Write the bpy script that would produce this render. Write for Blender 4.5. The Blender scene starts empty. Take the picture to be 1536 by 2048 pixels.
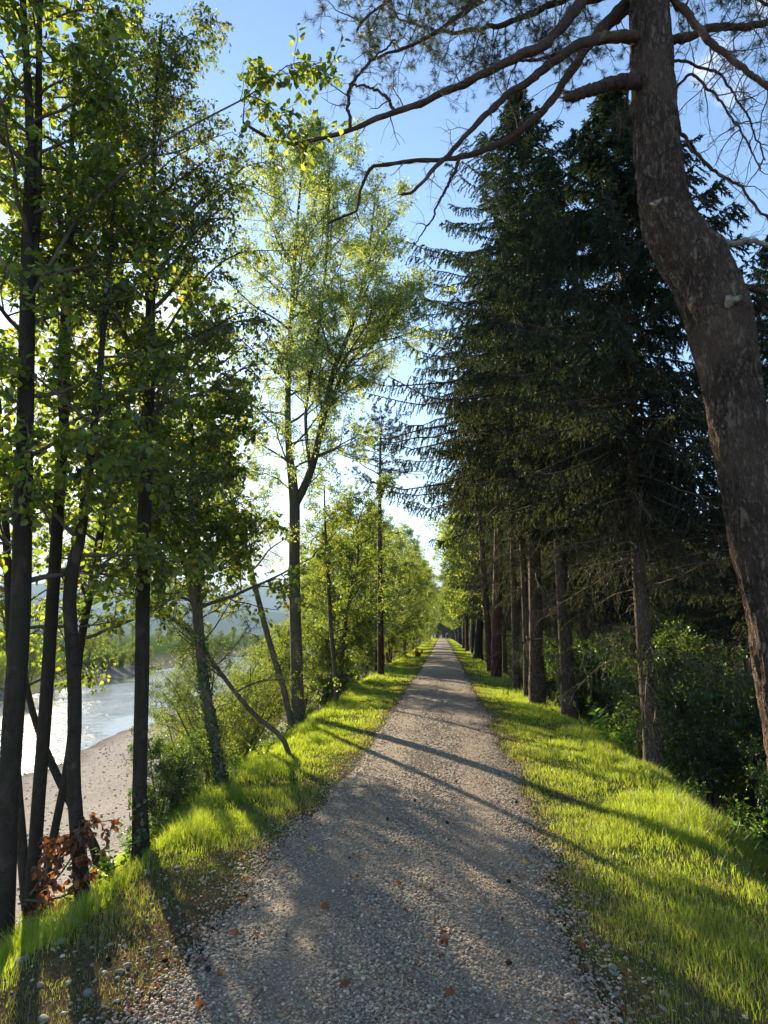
import bpy, math, time
import numpy as np
from mathutils import Vector
T00 = time.time()
scene = bpy.context.scene
COL = scene.collection
R = math.radians

# ------------------------------------------------------------------ camera
FPX = 1420.0                      # focal length in pixels of the 1536 x 2048 photograph
PITCH = math.atan(241.0 / FPX)
YAW = math.atan(117.0 * math.cos(PITCH) / FPX)
CAM = np.array([0.0, 0.0, 1.6])
cam = bpy.data.cameras.new('camera')
cam.sensor_fit = 'VERTICAL'
cam.sensor_height = 36.0
cam.sensor_width = 27.0
cam.lens = 36.0 * FPX / 2048.0
cam.clip_start = 0.05
cam.clip_end = 20000
camo = bpy.data.objects.new('camera', cam)
COL.objects.link(camo)
camo.location = CAM
camo.rotation_euler = (math.pi / 2 + PITCH, 0, YAW)
scene.camera = camo
FW = np.array([-math.sin(YAW) * math.cos(PITCH), math.cos(YAW) * math.cos(PITCH), math.sin(PITCH)])
RT = np.array([math.cos(YAW), math.sin(YAW), 0.0])
UP = np.cross(RT, FW)


def ray(u, v):
    return RT * (u - 768.0) + UP * (1024.0 - v) + FW * FPX


def P(u, v, Y):
    """point seen at (u, v), standing Y metres along the path"""
    d = ray(u, v)
    return CAM + d * (Y / d[1])


def G(u, v, z=0.0):
    d = ray(u, v)
    return CAM + d * ((z - CAM[2]) / d[2])


def depth(p):
    return float(np.dot(np.asarray(p) - CAM, FW))


# ------------------------------------------------------------------ light
sd = ray(122, 822)
sd = sd / np.linalg.norm(sd)
SUN_EL = math.asin(sd[2])
SUN_AZ = math.atan2(sd[0], sd[1])
world = bpy.data.worlds.new('World')
scene.world = world
world.use_nodes = True
wt = world.node_tree
for n in list(wt.nodes):
    wt.nodes.remove(n)


def N(t, kind, **kw):
    n = t.nodes.new(kind)
    for k, v in kw.items():
        setattr(n, k, v)
    return n


def mathn(t, op, a, b=None, c=None, clamp=False):
    n = t.nodes.new('ShaderNodeMath')
    n.operation = op
    n.use_clamp = clamp
    for i, x in enumerate((a, b, c)):
        if x is None:
            continue
        if isinstance(x, (int, float)):
            n.inputs[i].default_value = x
        else:
            t.links.new(x, n.inputs[i])
    return n.outputs[0]


def maprange(t, x, a, b, c=0.0, d=1.0, smooth=True):
    n = t.nodes.new('ShaderNodeMapRange')
    n.interpolation_type = 'SMOOTHSTEP' if smooth else 'LINEAR'
    t.links.new(x, n.inputs[0])
    for i, v in zip((1, 2, 3, 4), (a, b, c, d)):
        n.inputs[i].default_value = v
    return n.outputs[0]


sky = N(wt, 'ShaderNodeTexSky')
sky.sky_type = 'NISHITA'
sky.sun_disc = False
sky.sun_elevation = SUN_EL
sky.sun_rotation = SUN_AZ
sky.altitude = 500
sky.air_density = 1.0
sky.dust_density = 0.35
sky.ozone_density = 3.0
SKY = 0.090
tc = N(wt, 'ShaderNodeTexCoord')
sep = N(wt, 'ShaderNodeSeparateXYZ')
wt.links.new(tc.outputs['Generated'], sep.inputs[0])
zc = mathn(wt, 'MAXIMUM', sep.outputs[2], 0.0)
zz = mathn(wt, 'ADD', zc, 0.16)
cx = mathn(wt, 'DIVIDE', sep.outputs[0], zz)
cy = mathn(wt, 'DIVIDE', sep.outputs[1], zz)
comb = N(wt, 'ShaderNodeCombineXYZ')
wt.links.new(cx, comb.inputs[0])
wt.links.new(cy, comb.inputs[1])
cn = N(wt, 'ShaderNodeTexNoise')
cn.inputs['Scale'].default_value = 1.7
cn.inputs['Detail'].default_value = 9
cn.inputs['Roughness'].default_value = 0.6
cn.inputs['Distortion'].default_value = 0.35
wt.links.new(comb.outputs[0], cn.inputs['Vector'])
# cumulus bank low over the river: more cloud towards the horizon
low = maprange(wt, sep.outputs[2], 0.03, 0.17, 1.0, 0.0)
base_low = maprange(wt, sep.outputs[2], 0.005, 0.05, 0.6, 1.0)
thr = mathn(wt, 'MULTIPLY', low, base_low)
cov = mathn(wt, 'ADD', cn.outputs[0], mathn(wt, 'MULTIPLY', thr, 0.23))


def dirmask(u, v, cos_out, cos_in):
    d = ray(u, v)
    d = d / np.linalg.norm(d)
    dn = N(wt, 'ShaderNodeVectorMath', operation='DOT_PRODUCT')
    dn.inputs[1].default_value = tuple(d)
    nn = N(wt, 'ShaderNodeVectorMath', operation='NORMALIZE')
    wt.links.new(tc.outputs['Generated'], nn.inputs[0])
    wt.links.new(nn.outputs[0], dn.inputs[0])
    return maprange(wt, dn.outputs['Value'], cos_out, cos_in)


m1 = dirmask(1560, 80, math.cos(R(8)), math.cos(R(1)))
m2 = dirmask(480, 1110, math.cos(R(7)), math.cos(R(2)))
m3 = dirmask(100, 900, math.cos(R(20)), math.cos(R(4)))
cov = mathn(wt, 'ADD', cov, mathn(wt, 'MULTIPLY', m1, 0.20))
cov = mathn(wt, 'ADD', cov, mathn(wt, 'MULTIPLY', m2, 0.12))
cov = mathn(wt, 'ADD', cov, mathn(wt, 'MULTIPLY', m3, 0.15))
cmask = maprange(wt, cov, 0.60, 0.72)
cmask = mathn(wt, 'MULTIPLY', cmask, maprange(wt, sep.outputs[2], 0.0, 0.02))
cn2 = N(wt, 'ShaderNodeTexNoise')
cn2.inputs['Scale'].default_value = 4.5
cn2.inputs['Detail'].default_value = 6
wt.links.new(comb.outputs[0], cn2.inputs['Vector'])
cb = maprange(wt, cn2.outputs[0], 0.3, 0.7, 0.75, 1.15)
ccol = N(wt, 'ShaderNodeVectorMath', operation='SCALE')
ccol.inputs[0].default_value = (4.6, 4.7, 4.9)
wt.links.new(cb, ccol.inputs['Scale'])
wmix = N(wt, 'ShaderNodeMix', data_type='RGBA')
wt.links.new(cmask, wmix.inputs['Factor'])
wt.links.new(sky.outputs[0], wmix.inputs['A'])
wt.links.new(ccol.outputs[0], wmix.inputs['B'])
bg = N(wt, 'ShaderNodeBackground')
bg.inputs['Strength'].default_value = SKY
wo = N(wt, 'ShaderNodeOutputWorld')
wt.links.new(wmix.outputs['Result'], bg.inputs['Color'])
wt.links.new(bg.outputs[0], wo.inputs['Surface'])

sun = bpy.data.lights.new('sun', 'SUN')
sun.energy = 5.0
sun.angle = R(0.53)
sun.color = (1.0, 0.84, 0.60)
suno = bpy.data.objects.new('sun', sun)
COL.objects.link(suno)
suno.rotation_euler = Vector(sd).to_track_quat('Z', 'Y').to_euler()
suno.location = (-30, 50, 30)

scene.view_settings.view_transform = 'Standard'
scene.view_settings.look = 'None'
scene.view_settings.gamma = 1.0
scene.view_settings.exposure = 1.85
c = scene.cycles
c.max_bounces = 6
c.diffuse_bounces = 3
c.glossy_bounces = 2
c.transmission_bounces = 3
c.volume_bounces = 0
c.transparent_max_bounces = 4
c.sample_clamp_indirect = 4.0
c.sample_clamp_direct = 12.0
c.use_adaptive_sampling = True
c.adaptive_threshold = 0.02
c.use_denoising = True
c.caustics_reflective = False
c.caustics_refractive = False
scene.render.use_persistent_data = False


# ------------------------------------------------------------------ small tools
def tag(o, label=None, cat=None, group=None, kind=None):
    if label: o['label'] = label
    if cat: o['category'] = cat
    if group: o['group'] = group
    if kind: o['kind'] = kind
    return o


def empty(name, loc, label=None, cat=None, group=None):
    o = bpy.data.objects.new(name, None)
    o.empty_display_size = 0.2
    COL.objects.link(o)
    o.location = tuple(loc)
    return tag(o, label, cat, group)


def mesh_obj(name, parts, mats, parent=None, smooth=True, loc=None, data_name=None):
    """parts: list of (V (n,3), F (m,3|4), material index)"""
    vs, idx, tot, mi = [], [], [], []
    off = 0
    for V, F, m in parts:
        if len(V) == 0 or len(F) == 0:
            continue
        V = np.asarray(V, np.float32).reshape(-1, 3)
        F = np.asarray(F, np.int32)
        vs.append(V)
        idx.append((F + off).ravel())
        tot.append(np.full(len(F), F.shape[1], np.int32))
        mi.append(np.full(len(F), m, np.int32))
        off += len(V)
    V = np.concatenate(vs)
    idx = np.concatenate(idx)
    tot = np.concatenate(tot)
    mi = np.concatenate(mi)
    me = bpy.data.meshes.new(data_name or name)
    me.vertices.add(len(V))
    me.vertices.foreach_set('co', V.ravel())
    me.loops.add(len(idx))
    me.loops.foreach_set('vertex_index', idx)
    me.polygons.add(len(tot))
    st = np.zeros(len(tot), np.int32)
    st[1:] = np.cumsum(tot)[:-1]
    me.polygons.foreach_set('loop_start', st)
    me.polygons.foreach_set('loop_total', tot)
    me.polygons.foreach_set('material_index', mi)
    me.polygons.foreach_set('use_smooth', np.full(len(tot), smooth, bool))
    for m in mats:
        me.materials.append(m)
    me.update(calc_edges=True)
    o = bpy.data.objects.new(name, me)
    COL.objects.link(o)
    if parent is not None:
        o.parent = parent
    if loc is not None:
        o.location = tuple(loc)
    return o


def norm(a):
    return a / np.maximum(np.linalg.norm(a, axis=-1, keepdims=True), 1e-9)


def tubes(Pn, Rn, k=5, seed=0, cap=False):
    """batch of tubes: Pn (n,m,3), Rn (n,m)"""
    Pn = np.asarray(Pn, float)
    Rn = np.asarray(Rn, float)
    if Pn.ndim == 2:
        Pn = Pn[None]
        Rn = Rn[None]
    n, m, _ = Pn.shape
    if n == 0:
        return np.zeros((0, 3)), np.zeros((0, 4), int)
    T = norm(np.gradient(Pn, axis=1))
    mt = norm(T.mean(axis=1))
    ref = np.where(np.abs(mt[:, 2:3]) > 0.7, np.array([[0.93, 0.36, 0.0]]), np.array([[0.0, 0.02, 1.0]]))
    ref = np.repeat(ref[:, None, :], m, axis=1)
    A = norm(np.cross(T, ref))
    B = np.cross(T, A)
    th = np.linspace(0, 2 * math.pi, k, endpoint=False)
    ring = A[:, :, None, :] * np.cos(th)[None, None, :, None] + B[:, :, None, :] * np.sin(th)[None, None, :, None]
    V = Pn[:, :, None, :] + ring * Rn[:, :, None, None]
    base = (np.arange(n)[:, None, None] * m + np.arange(m - 1)[None, :, None]) * k
    j = np.arange(k)[None, None, :]
    j2 = (j + 1) % k
    F = np.stack([base + j, base + j2, base + k + j2, base + k + j], axis=-1).reshape(-1, 4)
    V = V.reshape(-1, 3)
    return V, F


def spline(pts, m):
    """Catmull-Rom resample of control points (list of equal length rows) to m rows"""
    p = np.asarray(pts, float)
    n = len(p)
    if n == 2:
        t = np.linspace(0, 1, m)[:, None]
        return p[0] * (1 - t) + p[1] * t
    q = np.vstack([2 * p[0] - p[1], p, 2 * p[-1] - p[-2]])
    seg = np.linalg.norm(np.diff(p[:, :min(3, p.shape[1])], axis=0), axis=1)
    cum = np.concatenate([[0], np.cumsum(seg)])
    s = np.linspace(0, cum[-1], m)
    i = np.clip(np.searchsorted(cum, s, side='right') - 1, 0, n - 2)
    t = ((s - cum[i]) / np.maximum(seg[i], 1e-9))[:, None]
    a, b, c_, d = q[i], q[i + 1], q[i + 2], q[i + 3]
    return 0.5 * ((2 * b) + (-a + c_) * t + (2 * a - 5 * b + 4 * c_ - d) * t ** 2 + (-a + 3 * b - 3 * c_ + d) * t ** 3)


def grow(rng, o, d, L, m, wob=0.25, trop=(0, 0, 0), crook=0.0):
    """polylines from origins o with directions d, lengths L"""
    n = len(o)
    d = norm(d)
    out = np.zeros((n, m, 3))
    out[:, 0] = o
    step = (np.asarray(L) / (m - 1)).reshape(n, 1)
    trop = np.asarray(trop, float)
    for j in range(1, m):
        d = norm(d + rng.normal(0, wob, (n, 3)) / math.sqrt(m) + trop / (m - 1))
        out[:, j] = out[:, j - 1] + d * step
    return out


def along(Pn, idx, s):
    """points and tangents at fraction s (0..1) on polylines idx"""
    n, m, _ = Pn.shape
    f = np.clip(s, 0, 0.9999) * (m - 1)
    i = f.astype(int)
    t = (f - i)[:, None]
    a = Pn[idx, i]
    b = Pn[idx, i + 1]
    return a * (1 - t) + b * t, norm(b - a)


def randdir(rng, n):
    return norm(rng.normal(0, 1, (n, 3)))


def perp(rng, t):
    r = randdir(rng, len(t))
    return norm(r - t * np.sum(r * t, axis=1, keepdims=True))


def leaf_faces(rng, pos, axis, nrm, ln, wd, fold=0.18, droop=0.15):
    """six-vertex folded leaves; two quads each"""
    n = len(pos)
    axis = norm(axis)
    side = norm(np.cross(axis, nrm))
    nr = np.cross(side, axis)
    ln = ln.reshape(n, 1)
    wd = wd.reshape(n, 1)
    tip = pos + axis * ln - nr * ln * droop
    a1 = pos + axis * ln * 0.22
    a2 = pos + axis * ln * 0.66 - nr * ln * droop * 0.35
    up = nr * wd * fold
    V = np.stack([pos, a1 + side * wd * 0.46 + up, a2 + side * wd * 0.40 + up, tip,
                  a2 - side * wd * 0.40 + up, a1 - side * wd * 0.46 + up], axis=1)
    b = (np.arange(n) * 6)[:, None]
    F = np.concatenate([b + np.array([[0, 1, 2, 3]]), b + np.array([[0, 3, 4, 5]])])
    return V.reshape(-1, 3), F


def spikes(pos, axis, ln, wd, nrm):
    """thin triangles (needles, sprigs)"""
    n = len(pos)
    side = norm(np.cross(norm(axis), nrm)) * np.reshape(wd, (-1, 1)) * 0.5
    V = np.stack([pos - side, pos + side, pos + norm(axis) * np.reshape(ln, (-1, 1))], axis=1)
    return V.reshape(-1, 3), np.arange(n * 3).reshape(n, 3)


def hash2(ix, iy, s):
    h = (ix.astype(np.int64) * 374761393 + iy.astype(np.int64) * 668265263 + s * 1442695041) & 0x7fffffff
    h = ((h ^ (h >> 13)) * 1274126177) & 0x7fffffff
    return ((h ^ (h >> 16)) & 0xffff) / 65535.0


def vnoise(x, y, s=0):
    x = np.asarray(x, float)
    y = np.asarray(y, float)
    ix = np.floor(x)
    iy = np.floor(y)
    fx = x - ix
    fy = y - iy
    fx = fx * fx * (3 - 2 * fx)
    fy = fy * fy * (3 - 2 * fy)
    a = hash2(ix, iy, s); b = hash2(ix + 1, iy, s)
    c_ = hash2(ix, iy + 1, s); d = hash2(ix + 1, iy + 1, s)
    return (a * (1 - fx) + b * fx) * (1 - fy) + (c_ * (1 - fx) + d * fx) * fy


def fbm(x, y, s=0, o=4):
    v = 0
    a = 0.5
    for i in range(o):
        v = v + a * vnoise(x * 2 ** i, y * 2 ** i, s + i * 17)
        a *= 0.5
    return v


# ------------------------------------------------------------------ terrain heights
def path_c(y):
    return np.interp(y, [0, 3, 8, 16, 30, 60, 300], [-0.36, -0.33, -0.17, -0.10, -0.04, 0.0, 0.0])


def path_w(y):
    return np.interp(y, [0, 3, 6, 12, 20, 300], [0.96, 0.98, 1.03, 1.0, 0.98, 0.98])


def crest_l(y):
    return np.interp(y, [0, 4, 8, 14, 30, 80], [-2.15, -2.15, -2.3, -2.45, -2.6, -2.7])


def crest_r(y):
    return np.interp(y, [0, 5, 9, 15, 28, 80], [1.85, 1.95, 2.4, 2.4, 2.25, 2.2])


def shore(y):
    return -21.0 - 0.13 * (np.asarray(y, float) - 38)


RIVER_W = 17.5
WATER_Z = -5.0


def hz(x, y):
    x = np.asarray(x, float)
    y = np.asarray(y, float)
    yc = np.clip(y, -20, 500)
    cl, cr = crest_l(yc), crest_r(yc)
    pc, pw = path_c(yc), path_w(yc)
    base = -0.06 * np.clip(np.abs(x - pc) - pw, 0, 1.2) + 0.02 * fbm(x * 1.5, y * 1.5, 3) - 0.01
    base = base + 0.03 * (fbm(x * 4, y * 4, 9) - 0.5) * (np.abs(x - pc) > pw + 0.15)
    sh = shore(np.clip(y, -60, 700))
    # left side, measured outwards from the crest
    dl = cl - x
    zl = np.interp(dl, [0, 0.5, 5.0, 7.0], [0, -0.28, -3.75, -4.1])
    q = np.clip((x - sh) / np.minimum(-7.5 - sh, -1), -5, 1)
    zbar = np.interp((-x) / np.maximum(-sh, 1), [0.0, 0.3, 1.0, 1.03], [-4.0, -4.1, -5.0, -5.12])
    far = sh - x                         # metres past the near shoreline
    zf = np.interp(far, [0, 1.5, RIVER_W - 1.5, RIVER_W, RIVER_W + 6, RIVER_W + 11, 260, 900],
                   [-5.0, -5.5, -5.5, -5.0, -4.3, -2.4, -2.0, -1.2])
    zl2 = np.where(far > 0, zf, np.minimum(zl, -0.0) if False else np.where(dl < 6, zl, zbar))
    n1 = 0.35 * (fbm(x * 0.25, y * 0.25, 5) - 0.47)
    wob = np.clip((dl - 4) / 3, 0, 1)
    zl2 = zl2 + n1 * wob * np.where(far > RIVER_W + 8, 1.6, 0.55)
    # right side
    dr = x - cr
    zr = np.interp(dr, [0, 0.25, 0.9, 2.9, 5.5], [0, -0.12, -0.62, -2.0, -2.35]) + 0.4 * (fbm(x * 0.3, y * 0.3, 8) - 0.47) * np.clip(dr / 3, 0, 1)
    z = np.where(x < cl, base + zl2, np.where(x > cr, base + zr, base))
    return z


def hz1(x, y):
    return float(hz(np.array([x]), np.array([y]))[0])


# ------------------------------------------------------------------ materials
def newmat(name):
    m = bpy.data.materials.new(name)
    m.use_nodes = True
    t = m.node_tree
    for n in list(t.nodes):
        t.nodes.remove(n)
    out = t.nodes.new('ShaderNodeOutputMaterial')
    return m, t, out


def ramp(t, fac, stops, interp='LINEAR'):
    r = t.nodes.new('ShaderNodeValToRGB')
    r.color_ramp.interpolation = interp
    el = r.color_ramp.elements
    while len(el) < len(stops):
        el.new(0.5)
    for e, (p, col) in zip(el, stops):
        e.position = p
        e.color = (*col, 1)
    if fac is not None:
        t.links.new(fac, r.inputs[0])
    return r.outputs[0]


def noise(t, vec, scale, detail=4, rough=0.55, dist=0.0, kind='ShaderNodeTexNoise'):
    n = t.nodes.new(kind)
    n.inputs['Scale'].default_value = scale
    if 'Detail' in n.inputs: n.inputs['Detail'].default_value = detail
    if 'Roughness' in n.inputs: n.inputs['Roughness'].default_value = rough
    if 'Distortion' in n.inputs: n.inputs['Distortion'].default_value = dist
    if vec is not None:
        t.links.new(vec, n.inputs['Vector'])
    return n


def scaled(t, vec, s):
    m = t.nodes.new('ShaderNodeMapping')
    m.inputs['Scale'].default_value = s
    t.links.new(vec, m.inputs['Vector'])
    return m.outputs[0]


def mixc(t, fac, a, b, blend='MIX'):
    m = t.nodes.new('ShaderNodeMix')
    m.data_type = 'RGBA'
    m.blend_type = blend
    for s, v in (('Factor', fac), ('A', a), ('B', b)):
        if isinstance(v, (int, float)):
            m.inputs[s].default_value = v
        elif isinstance(v, tuple):
            m.inputs[s].default_value = (*v, 1)
        else:
            t.links.new(v, m.inputs[s])
    return m.outputs['Result']


def bump(t, h, strength, dist, normal=None):
    b = t.nodes.new('ShaderNodeBump')
    b.inputs['Strength'].default_value = strength
    b.inputs['Distance'].default_value = dist
    t.links.new(h, b.inputs['Height'])
    if normal is not None:
        t.links.new(normal, b.inputs['Normal'])
    return b.outputs[0]


def principled(t, out, col, rough=0.8, normal=None, spec=0.3):
    p = t.nodes.new('ShaderNodeBsdfPrincipled')
    if isinstance(col, tuple):
        p.inputs['Base Color'].default_value = (*col, 1)
    else:
        t.links.new(col, p.inputs['Base Color'])
    if isinstance(rough, (int, float)):
        p.inputs['Roughness'].default_value = rough
    else:
        t.links.new(rough, p.inputs['Roughness'])
    p.inputs['Specular IOR Level'].default_value = spec
    if normal is not None:
        t.links.new(normal, p.inputs['Normal'])
    t.links.new(p.outputs[0], out.inputs['Surface'])
    return p


def leaf_mat(name, stops, trans, tmix=0.45, gloss=0.05, grough=0.35, patch=0.0, patch_col=(0.5, 0.3, 0.02)):
    m, t, out = newmat(name)
    g = t.nodes.new('ShaderNodeNewGeometry')
    col = ramp(t, g.outputs['Random Per Island'], stops)
    tcol = ramp(t, g.outputs['Random Per Island'], trans)
    if patch:
        nn = noise(t, g.outputs['Position'], 0.9, 2)
        f = maprange(t, nn.outputs[0], 0.62, 0.72, 0, patch)
        col = mixc(t, f, col, tuple(0.5 * x for x in patch_col))
        tcol = mixc(t, f, tcol, patch_col)
    d = t.nodes.new('ShaderNodeBsdfDiffuse')
    t.links.new(col, d.inputs[0])
    tr = t.nodes.new('ShaderNodeBsdfTranslucent')
    t.links.new(tcol, tr.inputs[0])
    mx = t.nodes.new('ShaderNodeMixShader')
    mx.inputs[0].default_value = tmix
    t.links.new(d.outputs[0], mx.inputs[1])
    t.links.new(tr.outputs[0], mx.inputs[2])
    last = mx
    if gloss > 0:
        gl = t.nodes.new('ShaderNodeBsdfGlossy')
        gl.inputs['Roughness'].default_value = grough
        gl.inputs['Color'].default_value = (0.9, 0.95, 1, 1)
        m2 = t.nodes.new('ShaderNodeMixShader')
        m2.inputs[0].default_value = gloss
        t.links.new(mx.outputs[0], m2.inputs[1])
        t.links.new(gl.outputs[0], m2.inputs[2])
        last = m2
    t.links.new(last.outputs[0], out.inputs['Surface'])
    return m


def bark_mat(name, c1, c2, c3=None, sc=14, stretch=0.22, bstr=0.7, bdist=0.02, plates=False, rings=False):
    m, t, out = newmat(name)
    tcn = t.nodes.new('ShaderNodeTexCoord')
    v = scaled(t, tcn.outputs['Object'], (1, 1, stretch))
    n1 = noise(t, v, sc, 6, 0.65, 0.6)
    n2 = noise(t, tcn.outputs['Object'], sc * 4, 5, 0.6)
    big = noise(t, tcn.outputs['Object'], 1.6, 3, 0.5)
    h = n1.outputs[0]
    if plates:
        vo = noise(t, None, sc * 1.1, 0, kind='ShaderNodeTexVoronoi')
        vo.feature = 'DISTANCE_TO_EDGE'
        dv = t.nodes.new('ShaderNodeVectorMath')
        dv.operation = 'ADD'
        t.links.new(v, dv.inputs[0])
        sc2 = t.nodes.new('ShaderNodeVectorMath')
        sc2.operation = 'SCALE'
        sc2.inputs['Scale'].default_value = 0.09
        t.links.new(n2.outputs['Color'], sc2.inputs[0])
        t.links.new(sc2.outputs[0], dv.inputs[1])
        t.links.new(dv.outputs[0], vo.inputs['Vector'])
        crack = maprange(t, vo.outputs['Distance'], 0.0, 0.30)
        h = mathn(t, 'MULTIPLY', crack, mathn(t, 'ADD', mathn(t, 'MULTIPLY', n1.outputs[0], 0.8), 0.5))
    if plates:
        r1 = mathn(t, 'ABSOLUTE', mathn(t, 'SUBTRACT', n1.outputs[0], 0.5))
        n1b = noise(t, scaled(t, tcn.outputs['Object'], (1, 1, stretch * 1.6)), sc * 0.45, 5, 0.6, 1.2)
        r2 = mathn(t, 'ABSOLUTE', mathn(t, 'SUBTRACT', n1b.outputs[0], 0.5))
        h = mathn(t, 'MULTIPLY', maprange(t, r1, 0.0, 0.13, 0.25, 1.0), maprange(t, r2, 0.0, 0.09, 0.25, 1.0))
        h = mathn(t, 'MULTIPLY', h, mathn(t, 'ADD', 0.45, mathn(t, 'MULTIPLY', n2.outputs[0], 0.8)))
    h2 = mathn(t, 'ADD', h, mathn(t, 'MULTIPLY', n2.outputs[0], 0.35))
    if rings:
        w = t.nodes.new('ShaderNodeTexWave')
        w.bands_direction = 'Z'
        w.inputs['Scale'].default_value = 1.1
        w.inputs['Distortion'].default_value = 1.5
        t.links.new(tcn.outputs['Object'], w.inputs['Vector'])
        rg = maprange(t, w.outputs[0], 0.9, 1.0)
        h2 = mathn(t, 'SUBTRACT', h2, mathn(t, 'MULTIPLY', rg, 0.35))
    col = ramp(t, h2, [(0.25, c1), (0.75, c2)] if not plates else [(0.30, c1), (0.62, tuple(0.5 * x for x in c2)), (1.0, c2)])
    if not plates:
        pt = noise(t, scaled(t, tcn.outputs['Object'], (1, 1, 0.6)), 5.0, 5, 0.7, 0.5)
        col = mixc(t, maprange(t, pt.outputs[0], 0.52, 0.66, 0, 0.6), col, tuple(min(1.0, x * 1.9 + 0.012) for x in c2))
        ln_ = noise(t, scaled(t, tcn.outputs['Object'], (0.5, 0.5, 3.5)), 16.0, 3, 0.6)
        col = mixc(t, maprange(t, ln_.outputs[0], 0.60, 0.70, 0, 0.7), col, c1)
    if c3:
        col = mixc(t, maprange(t, big.outputs[0], 0.45, 0.65, 0, 0.75 if not plates else 0.35), col, c3)
    principled(t, out, col, 0.9, bump(t, h2, bstr, bdist), 0.15)
    return m


M = {}
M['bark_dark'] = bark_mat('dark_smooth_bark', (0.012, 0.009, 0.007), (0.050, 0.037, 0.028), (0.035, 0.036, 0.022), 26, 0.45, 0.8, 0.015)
M['bark_grey'] = bark_mat('grey_bark', (0.035, 0.025, 0.017), (0.14, 0.105, 0.07), (0.085, 0.08, 0.045), 24, 0.3, 0.9, 0.018)
M['bark_spruce'] = bark_mat('spruce_bark', (0.07, 0.045, 0.033), (0.42, 0.29, 0.20), (0.22, 0.17, 0.12), 34, 0.35, 1.0, 0.02, plates=True)
M['bark_pine'] = bark_mat('pine_bark', (0.065, 0.040, 0.029), (0.42, 0.30, 0.22), (0.26, 0.17, 0.12), 17, 0.30, 1.0, 0.06, plates=True)
M['bark_limb'] = bark_mat('pine_limb_bark', (0.022, 0.013, 0.010), (0.115, 0.068, 0.048), (0.07, 0.05, 0.04), 40, 0.9, 1.0, 0.02)
M['bark_red'] = bark_mat('red_pine_bark', (0.07, 0.035, 0.025), (0.28, 0.14, 0.09), (0.17, 0.09, 0.07), 14, 0.3, 0.8, 0.02, plates=True)
M['twig'] = bark_mat('twig_bark', (0.05, 0.038, 0.03), (0.14, 0.105, 0.08), None, 30, 0.5, 0.2, 0.003)
M['twig_pale'] = bark_mat('dry_twig', (0.06, 0.042, 0.03), (0.18, 0.13, 0.09), None, 30, 0.5, 0.2, 0.003)
M['deadwood'] = bark_mat('dead_wood', (0.09, 0.07, 0.055), (0.30, 0.255, 0.205), None, 30, 0.4, 0.6, 0.006)

M['lime'] = leaf_mat('broad_leaf', [(0, (0.020, 0.036, 0.011)), (0.6, (0.042, 0.072, 0.017)), (0.95, (0.075, 0.105, 0.02)), (1, (0.25, 0.18, 0.02))],
                     [(0, (0.17, 0.27, 0.03)), (0.6, (0.38, 0.50, 0.05)), (0.95, (0.62, 0.68, 0.08)), (1, (0.7, 0.5, 0.02))], 0.55, 0.03, 0.45)
M['birch'] = leaf_mat('fine_leaf', [(0, (0.03, 0.055, 0.018)), (0.7, (0.06, 0.10, 0.025)), (0.95, (0.11, 0.13, 0.03)), (1, (0.4, 0.22, 0.03))],
                      [(0, (0.14, 0.24, 0.02)), (0.7, (0.30, 0.40, 0.04)), (0.95, (0.5, 0.5, 0.05)), (1, (0.85, 0.45, 0.02))], 0.40, 0.05, 0.45,
                      patch=0.35, patch_col=(0.62, 0.48, 0.03))
M['ash'] = leaf_mat('ash_leaf', [(0, (0.07, 0.13, 0.035)), (0.7, (0.12, 0.20, 0.05)), (1, (0.20, 0.26, 0.07))],
                    [(0, (0.40, 0.53, 0.08)), (0.7, (0.60, 0.72, 0.14)), (1, (0.78, 0.82, 0.20))], 0.5, 0.06, 0.35)
M['willow'] = leaf_mat('willow_leaf', [(0, (0.045, 0.08, 0.02)), (0.7, (0.08, 0.125, 0.026)), (1, (0.15, 0.17, 0.03))],
                       [(0, (0.22, 0.34, 0.03)), (0.7, (0.38, 0.50, 0.04)), (1, (0.62, 0.60, 0.05))], 0.47, 0.05, 0.4,
                       patch=0.25, patch_col=(0.7, 0.45, 0.05))
M['shrub'] = leaf_mat('shrub_leaf', [(0, (0.02, 0.045, 0.014)), (0.7, (0.04, 0.08, 0.02)), (1, (0.07, 0.11, 0.025))],
                      [(0, (0.12, 0.24, 0.02)), (0.7, (0.24, 0.38, 0.03)), (1, (0.4, 0.5, 0.04))], 0.42, 0.05, 0.35)
M['herb'] = leaf_mat('herb_leaf', [(0, (0.05, 0.12, 0.02)), (1, (0.09, 0.18, 0.03))],
                     [(0, (0.25, 0.48, 0.03)), (1, (0.42, 0.62, 0.05))], 0.5, 0.05, 0.35)
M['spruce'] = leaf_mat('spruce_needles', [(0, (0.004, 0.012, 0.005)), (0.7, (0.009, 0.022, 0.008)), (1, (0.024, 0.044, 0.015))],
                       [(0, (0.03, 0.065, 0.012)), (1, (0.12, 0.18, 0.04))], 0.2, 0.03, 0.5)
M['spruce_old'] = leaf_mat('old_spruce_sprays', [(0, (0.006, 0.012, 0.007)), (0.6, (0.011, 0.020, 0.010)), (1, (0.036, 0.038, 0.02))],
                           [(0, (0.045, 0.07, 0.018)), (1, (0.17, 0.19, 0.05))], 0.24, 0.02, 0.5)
M['pine'] = leaf_mat('pine_needles', [(0, (0.02, 0.034, 0.018)), (0.8, (0.04, 0.06, 0.03)), (1, (0.11, 0.085, 0.04))],
                     [(0, (0.06, 0.09, 0.03)), (1, (0.16, 0.18, 0.06))], 0.25, 0.06, 0.4)
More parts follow.
